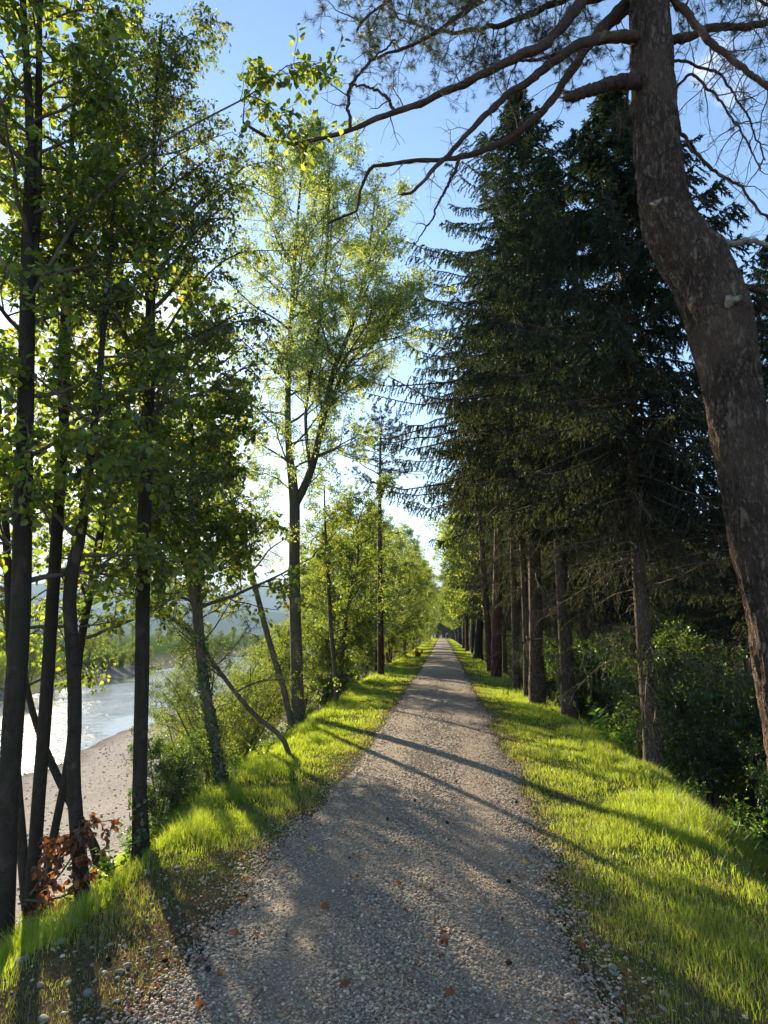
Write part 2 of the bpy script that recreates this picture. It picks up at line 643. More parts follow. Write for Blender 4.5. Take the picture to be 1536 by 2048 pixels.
M['dead_leaf'] = leaf_mat('dead_leaf', [(0, (0.06, 0.022, 0.010)), (0.6, (0.17, 0.060, 0.022)), (1, (0.34, 0.16, 0.055))],
                          [(0, (0.20, 0.055, 0.012)), (1, (0.60, 0.23, 0.045))], 0.38, 0.03, 0.5)
M['grass'] = leaf_mat('grass_blade', [(0, (0.055, 0.11, 0.010)), (0.70, (0.11, 0.18, 0.016)), (0.88, (0.19, 0.21, 0.03)), (1, (0.36, 0.30, 0.12))],
                      [(0, (0.36, 0.54, 0.010)), (0.70, (0.54, 0.72, 0.03)), (0.88, (0.72, 0.76, 0.05)), (1, (0.75, 0.62, 0.2))], 0.5, 0.04, 0.4, patch=0.45, patch_col=(0.42, 0.50, 0.03))
M['dry_grass'] = leaf_mat('dry_grass_blade', [(0, (0.10, 0.11, 0.03)), (0.6, (0.16, 0.14, 0.05)), (1, (0.26, 0.19, 0.09))],
                          [(0, (0.30, 0.36, 0.05)), (1, (0.5, 0.4, 0.15))], 0.4, 0.02, 0.4)


def pebble_mat(name, stops, rough=0.75):
    m, t, out = newmat(name)
    g = t.nodes.new('ShaderNodeNewGeometry')
    col = ramp(t, g.outputs['Random Per Island'], stops, 'CONSTANT' if False else 'LINEAR')
    n1 = noise(t, g.outputs['Position'], 220, 4, 0.6)
    col = mixc(t, 0.35, col, ramp(t, n1.outputs[0], [(0.3, (0.12, 0.11, 0.10)), (0.7, (0.60, 0.56, 0.50))]), 'OVERLAY')
    principled(t, out, col, rough, bump(t, n1.outputs[0], 0.4, 0.002), 0.35)
    return m


PSTOPS = [(0, (0.15, 0.114, 0.082)), (0.2, (0.29, 0.228, 0.166)), (0.4, (0.41, 0.328, 0.242)), (0.55, (0.23, 0.182, 0.142)),
          (0.7, (0.50, 0.402, 0.290)), (0.82, (0.38, 0.235, 0.138)), (0.92, (0.56, 0.475, 0.370)), (1, (0.68, 0.585, 0.45))]
M['pebble'] = pebble_mat('gravel_stone', PSTOPS)
M['stone'] = pebble_mat('pale_stone', [(0, (0.12, 0.11, 0.09)), (0.5, (0.20, 0.18, 0.15)), (1, (0.30, 0.27, 0.23))])


def gravel_nodes(t, pos, cell, stops):
    vo = noise(t, pos, 1.0 / cell, 0, kind='ShaderNodeTexVoronoi')
    vo.feature = 'F1'
    sepc = t.nodes.new('ShaderNodeSeparateColor')
    t.links.new(vo.outputs['Color'], sepc.inputs[0])
    col = ramp(t, sepc.outputs[0], stops)
    hgt = maprange(t, vo.outputs['Distance'], 0.0, 0.62, 1.0, 0.0)
    # darker in the gaps between the stones
    col = mixc(t, maprange(t, vo.outputs['Distance'], 0.42, 0.7, 0, 0.8), col, (0.07, 0.058, 0.045))
    return col, hgt


# path gravel
m, t, out = newmat('path_gravel')
g = t.nodes.new('ShaderNodeNewGeometry')
col, hgt = gravel_nodes(t, g.outputs['Position'], 0.017, PSTOPS)
dirt = noise(t, g.outputs['Position'], 1.3, 5, 0.6)
fine = noise(t, g.outputs['Position'], 90, 3, 0.6)
dcol = ramp(t, fine.outputs[0], [(0.3, (0.16, 0.115, 0.075)), (0.7, (0.40, 0.30, 0.205))])
col = mixc(t, maprange(t, dirt.outputs[0], 0.45, 0.72, 0.12, 0.75), col, dcol)
sx = t.nodes.new('ShaderNodeSeparateXYZ')
t.links.new(g.outputs['Position'], sx.inputs[0])
wv = noise(t, scaled(t, g.outputs['Position'], (0.4, 0.25, 1)), 1.0, 3, 0.5)
xw = mathn(t, 'ADD', sx.outputs[0], mathn(t, 'MULTIPLY', wv.outputs[0], 0.5))
tr_ = mathn(t, 'ABSOLUTE', mathn(t, 'SUBTRACT', mathn(t, 'ABSOLUTE', mathn(t, 'SUBTRACT', xw, 0.07)), 0.52))
trk = maprange(t, tr_, 0.05, 0.26, 0.55, 0.0)
col = mixc(t, trk, col, dcol)
damp = noise(t, scaled(t, g.outputs['Position'], (1, 0.5, 1)), 0.7, 4, 0.6)
col = mixc(t, maprange(t, damp.outputs[0], 0.55, 0.7, 0, 0.35), col, (0.13, 0.10, 0.075))
hh = mathn(t, 'ADD', hgt, mathn(t, 'MULTIPLY', fine.outputs[0], 0.3))
principled(t, out, col, 0.85, bump(t, hh, 0.9, 0.012), 0.25)
M['path'] = m

# ground: soil under the grass, pebble bar by the river, meadow beyond, forest floor to the right
m, t, out = newmat('ground_soil')
g = t.nodes.new('ShaderNodeNewGeometry')
pos = g.outputs['Position']
at = t.nodes.new('ShaderNodeAttribute')
at.attribute_name = 'zone'
sc_ = t.nodes.new('ShaderNodeSeparateColor')
t.links.new(at.outputs['Color'], sc_.inputs[0])
n1 = noise(t, pos, 2.2, 6, 0.65)
n2 = noise(t, pos, 45, 4, 0.6)
soil = ramp(t, n2.outputs[0], [(0.25, (0.05, 0.034, 0.020)), (0.75, (0.17, 0.115, 0.065))])
turf = ramp(t, n2.outputs[0], [(0.25, (0.035, 0.06, 0.012)), (0.75, (0.10, 0.13, 0.03))])
verge = mixc(t, maprange(t, n1.outputs[0], 0.35, 0.6), soil, turf)
pcol, ph = gravel_nodes(t, pos, 0.09, [(0, (0.17, 0.15, 0.13)), (0.3, (0.30, 0.27, 0.235)), (0.6, (0.38, 0.34, 0.30)), (0.85, (0.25, 0.22, 0.19)), (1, (0.55, 0.51, 0.46))])
n3 = noise(t, scaled(t, pos, (1, 0.25, 1)), 0.5, 6, 0.6)
pcol = mixc(t, 0.5, pcol, (0.62, 0.55, 0.47))
pcol = mixc(t, maprange(t, n3.outputs[0], 0.42, 0.62, 0, 0.35), pcol, (0.40, 0.34, 0.27))
sz = t.nodes.new('ShaderNodeSeparateXYZ')
t.links.new(pos, sz.inputs[0])
pcol = mixc(t, maprange(t, sz.outputs[2], -5.02, -4.90, 0.65, 0.0), pcol, (0.09, 0.075, 0.06))
farb = maprange(t, sz.outputs[0], -45.0, -38.0, 0.7, 0.0)
pcol = mixc(t, farb, pcol, (0.10, 0.095, 0.07))
n4 = noise(t, pos, 0.06, 5, 0.6)
mead = ramp(t, n4.outputs[0], [(0.3, (0.035, 0.07, 0.012)), (0.7, (0.085, 0.12, 0.025))])
floor_ = ramp(t, n2.outputs[0], [(0.3, (0.04, 0.028, 0.017)), (0.7, (0.13, 0.09, 0.052))])
col = mixc(t, sc_.outputs[0], verge, pcol)
col = mixc(t, sc_.outputs[1], col, mead)
col = mixc(t, sc_.outputs[2], col, floor_)
hb = mathn(t, 'ADD', mathn(t, 'MULTIPLY', n2.outputs[0], 0.012), mathn(t, 'MULTIPLY', mathn(t, 'MULTIPLY', ph, sc_.outputs[0]), 0.05))
principled(t, out, col, 0.92, bump(t, hb, 0.8, 1.0), 0.0)
M['ground'] = m

# water
m, t, out = newmat('river_water')
g = t.nodes.new('ShaderNodeNewGeometry')
w1 = noise(t, scaled(t, g.outputs['Position'], (1, 0.55, 1)), 2.4, 6, 0.62, 0.5)
w2 = noise(t, scaled(t, g.outputs['Position'], (1, 0.5, 1)), 0.16, 3, 0.5, 0.3)
rip = maprange(t, w2.outputs[0], 0.40, 0.62, 0.25, 1.0)
hh = mathn(t, 'MULTIPLY', w1.outputs[0], rip)
foam = maprange(t, mathn(t, 'MULTIPLY', w1.outputs[0], maprange(t, w2.outputs[0], 0.5, 0.66)), 0.56, 0.66, 0, 0.8)
wc = mixc(t, foam, (0.035, 0.055, 0.06), (0.35, 0.37, 0.38))
p = principled(t, out, wc, 0.05, bump(t, hh, 0.6, 0.13), 0.5)
M['water'] = m

# hills
m, t, out = newmat('wooded_hill')
g = t.nodes.new('ShaderNodeNewGeometry')
n1 = noise(t, g.outputs['Position'], 0.004, 6, 0.6)
principled(t, out, ramp(t, n1.outputs[0], [(0.3, (0.015, 0.03, 0.02)), (0.7, (0.04, 0.06, 0.035))]), 0.95, None, 0.0)
M['hill'] = m

# ------------------------------------------------------------------ ground sheet
def axis_grid(marks):
    out = []
    for (a, b, st) in marks:
        out.append(np.arange(a, b, st))
    return np.unique(np.round(np.concatenate(out), 4))


gx = axis_grid([(-7000, -1000, 1000), (-1000, -200, 100), (-200, -60, 7), (-60, -9, 0.9), (-9, -4, 0.3), (-4, 4, 0.1), (4, 10, 0.35), (10, 40, 2),
                (40, 200, 16), (200, 1000, 160), (1000, 7001, 1000)])
gy = axis_grid([(-300, -20, 40), (-20, 1.0, 2), (1.0, 9, 0.12), (9, 20, 0.25), (20, 60, 0.8), (60, 160, 2.5), (160, 500, 20), (500, 1000, 100), (1000, 8001, 1000)])
X, Y = np.meshgrid(gx, gy)
Z = hz(X, Y)
V = np.stack([X, Y, Z], -1).reshape(-1, 3)
ny, nx = X.shape
i = (np.arange(ny - 1)[:, None] * nx + np.arange(nx - 1)[None, :])
F = np.stack([i, i + 1, i + nx + 1, i + nx], -1).reshape(-1, 4)
ground = mesh_obj('ground', [(V, F, 0)], [M['ground']])
tag(ground, 'grassy dyke top sloping to a pebble bar and dark forest floor', kind='structure')
yc = np.clip(Y, -20, 500)
dl = crest_l(yc) - X
far = shore(np.clip(Y, -60, 700)) - X
zr_ = np.clip((dl - 3.2 + 1.6 * (fbm(X * 0.8, Y * 0.8, 21) - 0.5)) / 1.2, 0, 1) * (far < RIVER_W + 7)
zg_ = np.clip((far - RIVER_W - 7) / 2.0, 0, 1)
zb_ = np.clip((X - crest_r(yc) - 0.6) / 1.5, 0, 1) * (X < 200)
mound = np.clip((dl > -1.6) * 1.0, 0, 1) * np.clip((5.8 - Y) / 1.6, 0, 1) * (dl < 0.15) * 0.85
mound2 = (X > 0.4) * (X < 1.8) * np.clip((4.4 - Y) / 1.2, 0, 1) * 0.7
zb_ = np.maximum(zb_, np.maximum(mound, mound2))
ca = ground.data.color_attributes.new('zone', 'FLOAT_COLOR', 'POINT')
ca.data.foreach_set('color', np.stack([zr_, zg_, zb_, np.ones_like(zr_)], -1).astype(np.float32).ravel())

# gravel path sheet, ragged edges
ys = np.concatenate([np.arange(-6, 1.5, 0.5), np.arange(1.5, 25, 0.08), np.arange(25, 80, 0.4), np.arange(80, 420, 4)])
k = 15
rows = []
for s, sd_ in ((-1, 31), (1, 47)):
    pass
el = path_c(ys) - path_w(ys) + 0.10 * (fbm(ys * 1.3, ys * 0, 31) - 0.47) * 2 + 0.05 * (vnoise(ys * 6, ys * 0, 33) - 0.5)
er = path_c(ys) + path_w(ys) + 0.10 * (fbm(ys * 1.3, ys * 0, 47) - 0.47) * 2 + 0.05 * (vnoise(ys * 6, ys * 0, 49) - 0.5)
tt = np.linspace(0, 1, k)
PX = el[:, None] * (1 - tt) + er[:, None] * tt
PY = np.repeat(ys[:, None], k, 1)
PZ = np.maximum(hz(PX, PY), 0) + 0.010 + 0.028 * np.sin(np.pi * tt)[None] ** 0.7 + 0.006 * (fbm(PX * 3, PY * 2, 12) - 0.5)
PZ[:, 0] -= 0.03
PZ[:, -1] -= 0.03
V = np.stack([PX, PY, PZ], -1).reshape(-1, 3)
ny, nx = PX.shape
i = (np.arange(ny - 1)[:, None] * nx + np.arange(nx - 1)[None, :])
F = np.stack([i, i + 1, i + nx + 1, i + nx], -1).reshape(-1, 4)
path = mesh_obj('gravel_path', [(V, F, 0)], [M['path']])
tag(path, 'straight grey gravel path along the top of the dyke', kind='structure')


def path_z(x, y):
    return np.interp(y, ys, PZ[:, k // 2]) * 0 + np.maximum(hz(x, y), 0) + 0.010 + 0.028 * np.sin(
        np.pi * np.clip((x - np.interp(y, ys, el)) / (np.interp(y, ys, er) - np.interp(y, ys, el)), 0.001, 0.999)) ** 0.7


# river sheet
ry = np.array([-120, -40, 0, 20, 40, 60, 80, 110, 150, 200, 260, 340, 450, 700.0])
rl = shore(ry) - RIVER_W - 3
rr = shore(ry) + 3
V = np.concatenate([np.stack([rl, ry, np.full_like(ry, WATER_Z)], -1), np.stack([rr, ry, np.full_like(ry, WATER_Z)], -1)])
n = len(ry)
F = np.array([[i, i + n, i + n + 1, i + 1] for i in range(n - 1)])
river = mesh_obj('river', [(V, F, 0)], [M['water']])
tag(river, 'shallow river glittering in the low sun beyond the pebble bar', kind='structure')

# mountains
def mountains(name, r0, r1, prof, seed, label, rough):
    az = np.radians(np.linspace(-70, 60, 260))
    rr_ = np.linspace(r0, r1, 26)
    A, RR = np.meshgrid(az, rr_)
    bell = np.sin(np.pi * (RR - r0) / (r1 - r0)) ** 0.8
    rid = np.interp(np.degrees(A), [p[0] for p in prof], [p[1] for p in prof])
    H = rid * bell * (0.82 + 0.36 * fbm(A * 22, RR / 500, seed)) + rough * bell * (fbm(A * 60, RR / 160, seed + 5) - 0.5)
    V = np.stack([np.sin(A) * RR, np.cos(A) * RR, H - 8], -1).reshape(-1, 3)
    ny, nx = A.shape
    i = (np.arange(ny - 1)[:, None] * nx + np.arange(nx - 1)[None, :])
    F = np.stack([i, i + nx, i + nx + 1, i + 1], -1).reshape(-1, 4)
    o = mesh_obj(name, [(V, F, 0)], [M['hill']])
    tag(o, label, kind='structure')
    return o


mountains('mountains', 3600, 5200, [(-70, 300), (-31, 250), (-29.5, 330), (-26, 240), (-22, 285), (-18, 250), (-14, 320), (-9, 250), (0, 230), (30, 260), (60, 250)], 3,
          'pale blue mountain range fading into haze behind the river', 60)
mountains('hills', 2300, 3200, [(-70, 90), (-30, 95), (-26, 60), (-20, 105), (-12, 80), (-4, 70), (60, 90)], 11,
          'low blue wooded hills in front of the mountain range', 20)
print('terrain', round(time.time() - T00, 1))

# ------------------------------------------------------------------ broadleaf trees
def level(rng, Pn, n_per, s0, s1, spread, Lfun, m, wob, trop, up=0.0):
    """child branches on polylines Pn"""
    n = len(Pn)
    idx = np.repeat(np.arange(n), n_per)
    s = s0 + (s1 - s0) * ((np.tile(np.arange(n_per), n) + rng.random(n * n_per)) / n_per)
    o, tg = along(Pn, idx, s)
    d = norm(tg * (1 - spread) + perp(rng, tg) * spread + np.array([0, 0, up]))
    L = Lfun(idx, s)
    return grow(rng, o, d, L, m, wob, trop), idx, s, L


def foliage(rng, tw, per, ln, wd, down=0.35, jit=0.02, s0=0.1, flat=0.5):
    n = len(tw)
    idx = np.repeat(np.arange(n), per)
    s = s0 + (1 - s0) * (np.tile(np.arange(per), n) + rng.random(n * per)) / per
    p, tg = along(tw, idx, s)
    pr = perp(rng, tg)
    ax = norm(tg * 0.5 + pr * 0.8 + np.array([0, 0, -down]))
    p = p + pr * jit
    nr = norm(rng.normal(0, 1, (len(p), 3)) * (1 - flat) + np.array([0, 0, 1.0]) * flat)
    L = ln * rng.uniform(0.6, 1.15, len(p))
    return leaf_faces(rng, p, ax, nr, L, L * wd)


def broadleaf(name, label, cat, stems, t0=0.3, n1=24, L1=(1.2, 0.5), up1=0.45, n2=7, L2=0.45, n3=5, L3=0.22, per=10, leaf=0.06, wd=0.85,
              mat='lime', bark='bark_dark', seed=1, group=None, down=0.35, trop1=(0, 0, 0.15), kseg=10, base=None, ground_to=True, extra=None,
              prof=None, flat=0.5, keep=None, trop3=(0, 0, -0.25), azim=None):
    """stems: list of (points (n,3), radii) ; the first is the trunk"""
    rng = np.random.default_rng(seed)
    base = np.array(stems[0][0][0] if base is None else base, float)
    root = empty(name, base, label, cat, group)
    tp, cp, lp = [], [], []
    for si, (pts, rad) in enumerate(stems):
        q = spline(np.column_stack([pts, rad]), 26)
        pp = q[:, :3] - base
        rr_ = np.maximum(q[:, 3], 0.003)
        pp = pp + (np.cumsum(rng.normal(0, 0.012, pp.shape), 0) * rr_[:, None]) * 2
        if si == 0:
            rr_ = rr_ * (1 + 0.35 * np.exp(-np.linspace(0, 26, 26) * 1.1))
        V, F = tubes(pp, rr_, kseg)
        tp.append((V, F, 0))
        # limbs
        tt0 = t0 if si == 0 else 0.15
        nn = n1 if si == 0 else int(n1 * 0.6)
        if nn == 0:
            continue
        s = tt0 + (1 - tt0) * (np.arange(nn) + rng.random(nn)) / nn
        o, tg = along(pp[None], np.zeros(nn, int), s)
        az = np.arange(nn) * 2.4 + rng.normal(0, 0.5, nn)
        if azim is not None:
            az = azim + rng.normal(0, 0.9, nn)
        hd = np.stack([np.cos(az), np.sin(az), np.zeros(nn)], -1)
        d = norm(hd + np.array([0, 0, 1.0]) * (up1 + rng.normal(0, 0.15, nn))[:, None] + tg * 0.15)
        rel = (s - tt0) / (1 - tt0)
        if prof is not None:
            L = np.interp(rel, np.linspace(0, 1, len(prof)), prof) * rng.uniform(0.7, 1.15, nn)
        else:
            L = (L1[0] * (1 - rel) + L1[1] * rel) * rng.uniform(0.65, 1.15, nn)
        B1 = grow(rng, o, d, L, 8, 0.35, trop1)
        rloc = np.interp(s, np.linspace(0, 1, 26), rr_)
        r1 = np.minimum(rloc * 0.5, 0.010 + L * 0.011)
        V, F = tubes(B1, r1[:, None] * np.linspace(1, 0.25, 8)[None], 5)
        cp.append((V, F, 0))
        B2, i2, s2, L2_ = level(rng, B1, n2, 0.2, 1.0, 0.62, lambda i, s: L[i] * L2 * (1.15 - 0.6 * s) * rng.uniform(0.6, 1.2, len(i)), 6, 0.4, (0, 0, 0.05))
        V, F = tubes(B2, (r1[i2] * 0.42)[:, None] * np.linspace(1, 0.3, 6)[None], 3)
        cp.append((V, F, 0))
        B3, i3, s3, L3_ = level(rng, B2, n3, 0.15, 1.0, 0.6, lambda i, s: L3 * rng.uniform(0.5, 1.3, len(i)), 4, 0.5, trop3)
        V, F = tubes(B3, np.full((len(B3), 1), 0.0022 + 0.012 * leaf) * np.linspace(1, 0.4, 4)[None], 3)
        cp.append((V, F, 0))
        if keep is not None:
            B3 = B3[rng.random(len(B3)) < keep]
        V, F = foliage(rng, B3, per, leaf, wd, down, leaf * 0.3, flat=flat)
        lp.append((V, F, 1))
    if extra is not None:
        for (pts, r0, r1_, leafy, ntw) in extra:
            q = spline(np.asarray(pts) - base, 20)
            V, F = tubes(q, np.linspace(r0, r1_, 20), 6)
            cp.append((V, F, 0))
            if leafy:
                s0, s1 = leafy
                B2, _, _, _ = level(rng, q[None], ntw, s0, s1, 0.65, lambda i, s: rng.uniform(0.12, 0.38, len(i)), 6, 0.4, (0, 0, -0.2))
                V, F = tubes(B2, np.full((len(B2), 1), 0.004) * np.linspace(1, 0.4, 6)[None], 3)
                cp.append((V, F, 0))
                V, F = foliage(rng, B2, per + 3, leaf, wd, down, leaf * 0.3, flat=flat)
                lp.append((V, F, 1))
    tr = mesh_obj('trunk', tp, [M[bark]], root)
    cr = mesh_obj('crown', cp + lp, [M['twig'] if bark != 'bark_grey' else M['twig'], M[mat]], root)
    return root


def pxline(pts, Y, w=None, to_ground=True):
    """polyline of photo pixels on the upright plane at Y -> world points and radii; w in photo pixels"""
    a = [P(u, v, Y if len(r) < 2 else r[1]) for (u, v, *r) in pts]
    rad = [r[0] * 0.41 * depth(p) / FPX for (p, (u, v, *r)) in zip(a, pts)]
    if to_ground:
        b = a[0]
        z = hz1(b[0], b[1])
        lean = (a[0] - a[1])
        if b[2] > z - 0.1:
            k_ = (b[2] - (z - 0.15)) / max(lean[2] * -1, 1e-3)
            k_ = min(max(k_, 0), 3)
            sh_ = lean[:2] * k_
            sh_ = sh_ / max(1.0, np.linalg.norm(sh_) / 0.12)
            nb = b + np.array([sh_[0], sh_[1], 0])
            nb[2] = hz1(nb[0], nb[1]) - 0.15
            a = [nb] + a
            rad = [rad[0]] + rad
    return np.array(a), np.array(rad)


def st(pts, Y, g=True):
    return pxline(pts, Y, to_ground=g)


# the tall forked tree at the left edge
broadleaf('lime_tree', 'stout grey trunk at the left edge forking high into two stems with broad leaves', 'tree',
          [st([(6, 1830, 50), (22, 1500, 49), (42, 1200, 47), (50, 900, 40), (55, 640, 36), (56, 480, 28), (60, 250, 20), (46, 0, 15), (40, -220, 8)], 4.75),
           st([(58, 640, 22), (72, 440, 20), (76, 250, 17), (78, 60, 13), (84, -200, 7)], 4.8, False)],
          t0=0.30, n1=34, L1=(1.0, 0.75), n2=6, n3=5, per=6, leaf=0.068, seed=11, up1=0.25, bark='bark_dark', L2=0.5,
          extra=[([P(60, 600, 4.75), P(115, 505, 4.8), P(170, 420, 4.85), P(280, 320, 4.9), P(350, 270, 4.9), P(440, 222, 4.9), P(500, 190, 4.95), P(575, 130, 5.0)], 0.018, 0.004, (0.82, 1.0), 12),
                 ([P(500, 192, 4.95), P(530, 205, 5.0), P(570, 245, 5.0), P(625, 290, 5.0)], 0.005, 0.002, (0.2, 1.0), 16),
                 ([P(575, 132, 5.0), P(610, 125, 5.0), P(660, 150, 5.05)], 0.004, 0.002, (0.0, 1.0), 15),
                 ([P(560, 150, 5.0), P(540, 150, 5.0), P(505, 140, 5.0)], 0.004, 0.002, (0.0, 1.0), 7),
                 ([P(52, 860, 4.75), P(110, 870, 4.6), P(160, 930, 4.5), P(180, 1030, 4.5)], 0.010, 0.003, (0.15, 1.0), 20),
                 ([P(50, 800, 4.75), P(0, 850, 4.6), P(-30, 930, 4.5)], 0.010, 0.003, (0.15, 1.0), 14),
                 ([P(52, 840, 4.75), P(60, 900, 4.5), P(50, 980, 4.4), P(30, 1040, 4.4)], 0.008, 0.003, (0.2, 1.0), 16)])
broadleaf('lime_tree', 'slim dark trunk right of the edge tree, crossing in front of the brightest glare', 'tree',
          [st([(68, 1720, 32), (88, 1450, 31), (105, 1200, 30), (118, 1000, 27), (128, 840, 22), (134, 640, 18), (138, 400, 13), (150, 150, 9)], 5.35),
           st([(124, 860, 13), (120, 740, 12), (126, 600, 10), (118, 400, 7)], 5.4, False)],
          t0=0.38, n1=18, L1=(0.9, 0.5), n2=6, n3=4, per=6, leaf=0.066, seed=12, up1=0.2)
broadleaf('lime_tree', 'crooked brown trunk with a kink, rising from the dead brown leaves', 'tree',
          [st([(162, 1760, 36), (146, 1560, 33), (148, 1400, 33), (136, 1200, 32), (140, 1150, 32), (158, 1070, 28), (176, 940, 22), (196, 760, 16), (214, 560, 11), (230, 380, 7)], 5.0)],
          t0=0.42, n1=12, L1=(0.95, 0.6), n2=6, n3=4, per=5, leaf=0.068, seed=13, up1=0.1)
broadleaf('lime_tree', 'thin trunk leaning right behind the kinked tree', 'tree',
          [st([(104, 1690, 20), (140, 1500, 19), (160, 1300, 19), (180, 1190, 19), (205, 1040, 17), (228, 860, 15), (238, 640, 11), (252, 420, 7)], 6.6)],
          t0=0.36, n1=18, L1=(1.1, 0.7), n2=6, n3=4, per=6, leaf=0.06, seed=14, up1=0.2)
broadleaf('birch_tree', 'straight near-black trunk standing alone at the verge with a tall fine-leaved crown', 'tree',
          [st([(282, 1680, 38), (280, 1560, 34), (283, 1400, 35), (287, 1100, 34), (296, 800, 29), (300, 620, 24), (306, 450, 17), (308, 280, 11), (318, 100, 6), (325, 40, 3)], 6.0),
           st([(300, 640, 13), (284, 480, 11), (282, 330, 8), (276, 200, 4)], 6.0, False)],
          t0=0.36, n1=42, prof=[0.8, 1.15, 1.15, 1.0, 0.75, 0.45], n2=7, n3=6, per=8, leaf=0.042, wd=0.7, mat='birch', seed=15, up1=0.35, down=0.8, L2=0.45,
          extra=[([P(292, 900, 6.0), P(330, 790, 6.1), P(380, 700, 6.2), P(450, 650, 6.3), P(540, 640, 6.4)], 0.02, 0.005, (0.4, 1.0), 24),
                 ([P(300, 560, 6.0), P(380, 470, 6.3), P(470, 370, 6.5), P(560, 400, 6.6)], 0.016, 0.004, (0.4, 1.0), 30),
                 ([P(300, 720, 6.0), P(380, 590, 6.3), P(470, 510, 6.6), P(590, 500, 6.8)], 0.016, 0.004, (0.3, 1.0), 44),
                 ([P(302, 500, 6.0), P(400, 400, 6.4), P(500, 330, 6.7), P(560, 330, 6.8)], 0.014, 0.004, (0.45, 1.0), 30),
                 ([P(300, 800, 6.0), P(400, 690, 6.3), P(500, 640, 6.6), P(570, 720, 6.8)], 0.014, 0.004, (0.35, 1.0), 36)])
broadleaf('maple_tree', 'ivy-clad leaning trunk splitting into two limbs above the river', 'tree',
          [st([(446, 1580, 28), (424, 1470, 28), (404, 1330, 26), (392, 1180, 24), (384, 1060, 19), (384, 900, 14), (374, 760, 9), (372, 620, 5)], 8.3),
           st([(392, 1230, 16), (370, 1130, 14), (338, 1040, 12), (308, 960, 9), (290, 880, 5)], 8.3, False)],
          t0=0.36, n1=34, L1=(1.4, 0.8), n2=7, n3=5, per=8, leaf=0.07, seed=16, up1=0.2, bark='bark_grey', mat='lime')
broadleaf('willow_tree', 'slanting limb-like trunk lying back across the gap towards the river', 'tree',
          [st([(566, 1478, 12), (500, 1420, 11), (430, 1330, 10), (400, 1285, 10), (350, 1240, 9), (290, 1205, 8), (230, 1160, 6), (180, 1105, 4)], 10.0)],
          t0=0.3, n1=20, L1=(1.2, 0.8), n2=7, n3=5, per=9, leaf=0.035, wd=0.55, mat='willow', seed=17, up1=0.5, bark='bark_grey',
          extra=[([P(340, 1235, 10.0), P(260, 1230, 9.9), P(200, 1260, 9.8), P(175, 1320, 9.7)], 0.012, 0.003, (0.1, 1.0), 40)])
broadleaf('ash_tree', 'tall forked ash with bare column trunk and feathery yellow-green crown', 'tree',
          [st([(598, 1450, 30), (592, 1300, 29), (588, 1150, 27), (588, 1000, 26), (577, 900, 18), (575, 780, 15), (582, 640, 12), (590, 500, 9), (600, 380, 5), (606, 300, 3)], 15.0),
           st([(592, 1005, 22), (622, 940, 19), (648, 830, 15), (668, 740, 13), (708, 640, 10), (735, 520, 7), (750, 400, 4)], 15.1, False),
           st([(650, 830, 9), (690, 740, 8), (740, 680, 6), (800, 620, 4)], 15.2, False),
           st([(620, 940, 9), (612, 820, 8), (640, 640, 7), (655, 480, 6), (660, 320, 3)], 14.9, False)],
          t0=0.36, n1=38, prof=[1.3, 1.95, 2.1, 2.0, 1.6, 0.8], n2=8, n3=8, per=13, leaf=0.072, wd=0.38, mat='ash', seed=18, up1=0.5, bark='bark_grey', down=0.15, L3=0.30)
broadleaf('ash_tree', 'slender ash curving left beside the tall forked one', 'tree',
          [st([(584, 1455, 15), (565, 1370, 15), (540, 1290, 15), (512, 1180, 13), (488, 1080, 11), (462, 990, 8), (438, 920, 5), (430, 860, 3)], 14.2)],
          t0=0.5, n1=18, L1=(1.2, 0.7), n2=6, n3=6, per=11, leaf=0.055, wd=0.36, mat='ash', seed=19, up1=0.45, bark='bark_grey', down=0.2, L3=0.26)
broadleaf('birch_tree', 'small-leaved tree added on the lower slope behind the straight near-black trunk to shade the near path', 'tree',  # added tree, tucked behind the trunk so its crown shades the near path
          [st([(283, 1560, 13), (284, 1400, 13), (286, 1200, 12), (290, 1050, 10), (286, 900, 7), (280, 780, 4)], 15.0)],
          t0=0.50, n1=30, prof=[1.5, 1.9, 1.8, 1.3, 0.6], n2=7, n3=5, per=8, leaf=0.062, wd=0.8, mat='lime', seed=51, up1=0.2)
broadleaf('birch_tree', 'small-leaved tree added on the lower slope behind the ivy-clad trunk to shade the right verge', 'tree',  # second added shade caster, its crown keeps sun off the near right verge
          [st([(424, 1500, 13), (412, 1400, 13), (402, 1250, 12), (398, 1100, 10), (392, 960, 7), (388, 880, 4)], 14.2)],
          t0=0.48, n1=28, prof=[1.2, 1.6, 1.5, 1.1, 0.5], n2=7, n3=5, per=8, leaf=0.060, wd=0.8, mat='lime', seed=52, up1=0.2)
broadleaf('lime_tree', 'dark trunk at the far left leaning sideways between the edge tree and its neighbour', 'tree',
          [st([(52, 1790, 26), (40, 1650, 25), (30, 1520, 24), (24, 1350, 22), (16, 1150, 19), (4, 900, 14), (-10, 700, 8)], 6.0)],
          t0=0.5, n1=10, L1=(0.9, 0.6), n2=6, n3=4, per=6, leaf=0.06, seed=53, up1=0.2)
broadleaf('lime_tree', 'dark leaning trunk sloping up to the left between the second and kinked trunks', 'tree',
          [st([(190, 1700, 24), (160, 1640, 22), (118, 1560, 20), (84, 1480, 17), (60, 1400, 15), (34, 1270, 12), (10, 1100, 8)], 7.2)],
          t0=0.6, n1=10, L1=(1.0, 0.8), n2=6, n3=4, per=6, leaf=0.06, seed=54, up1=0.5)
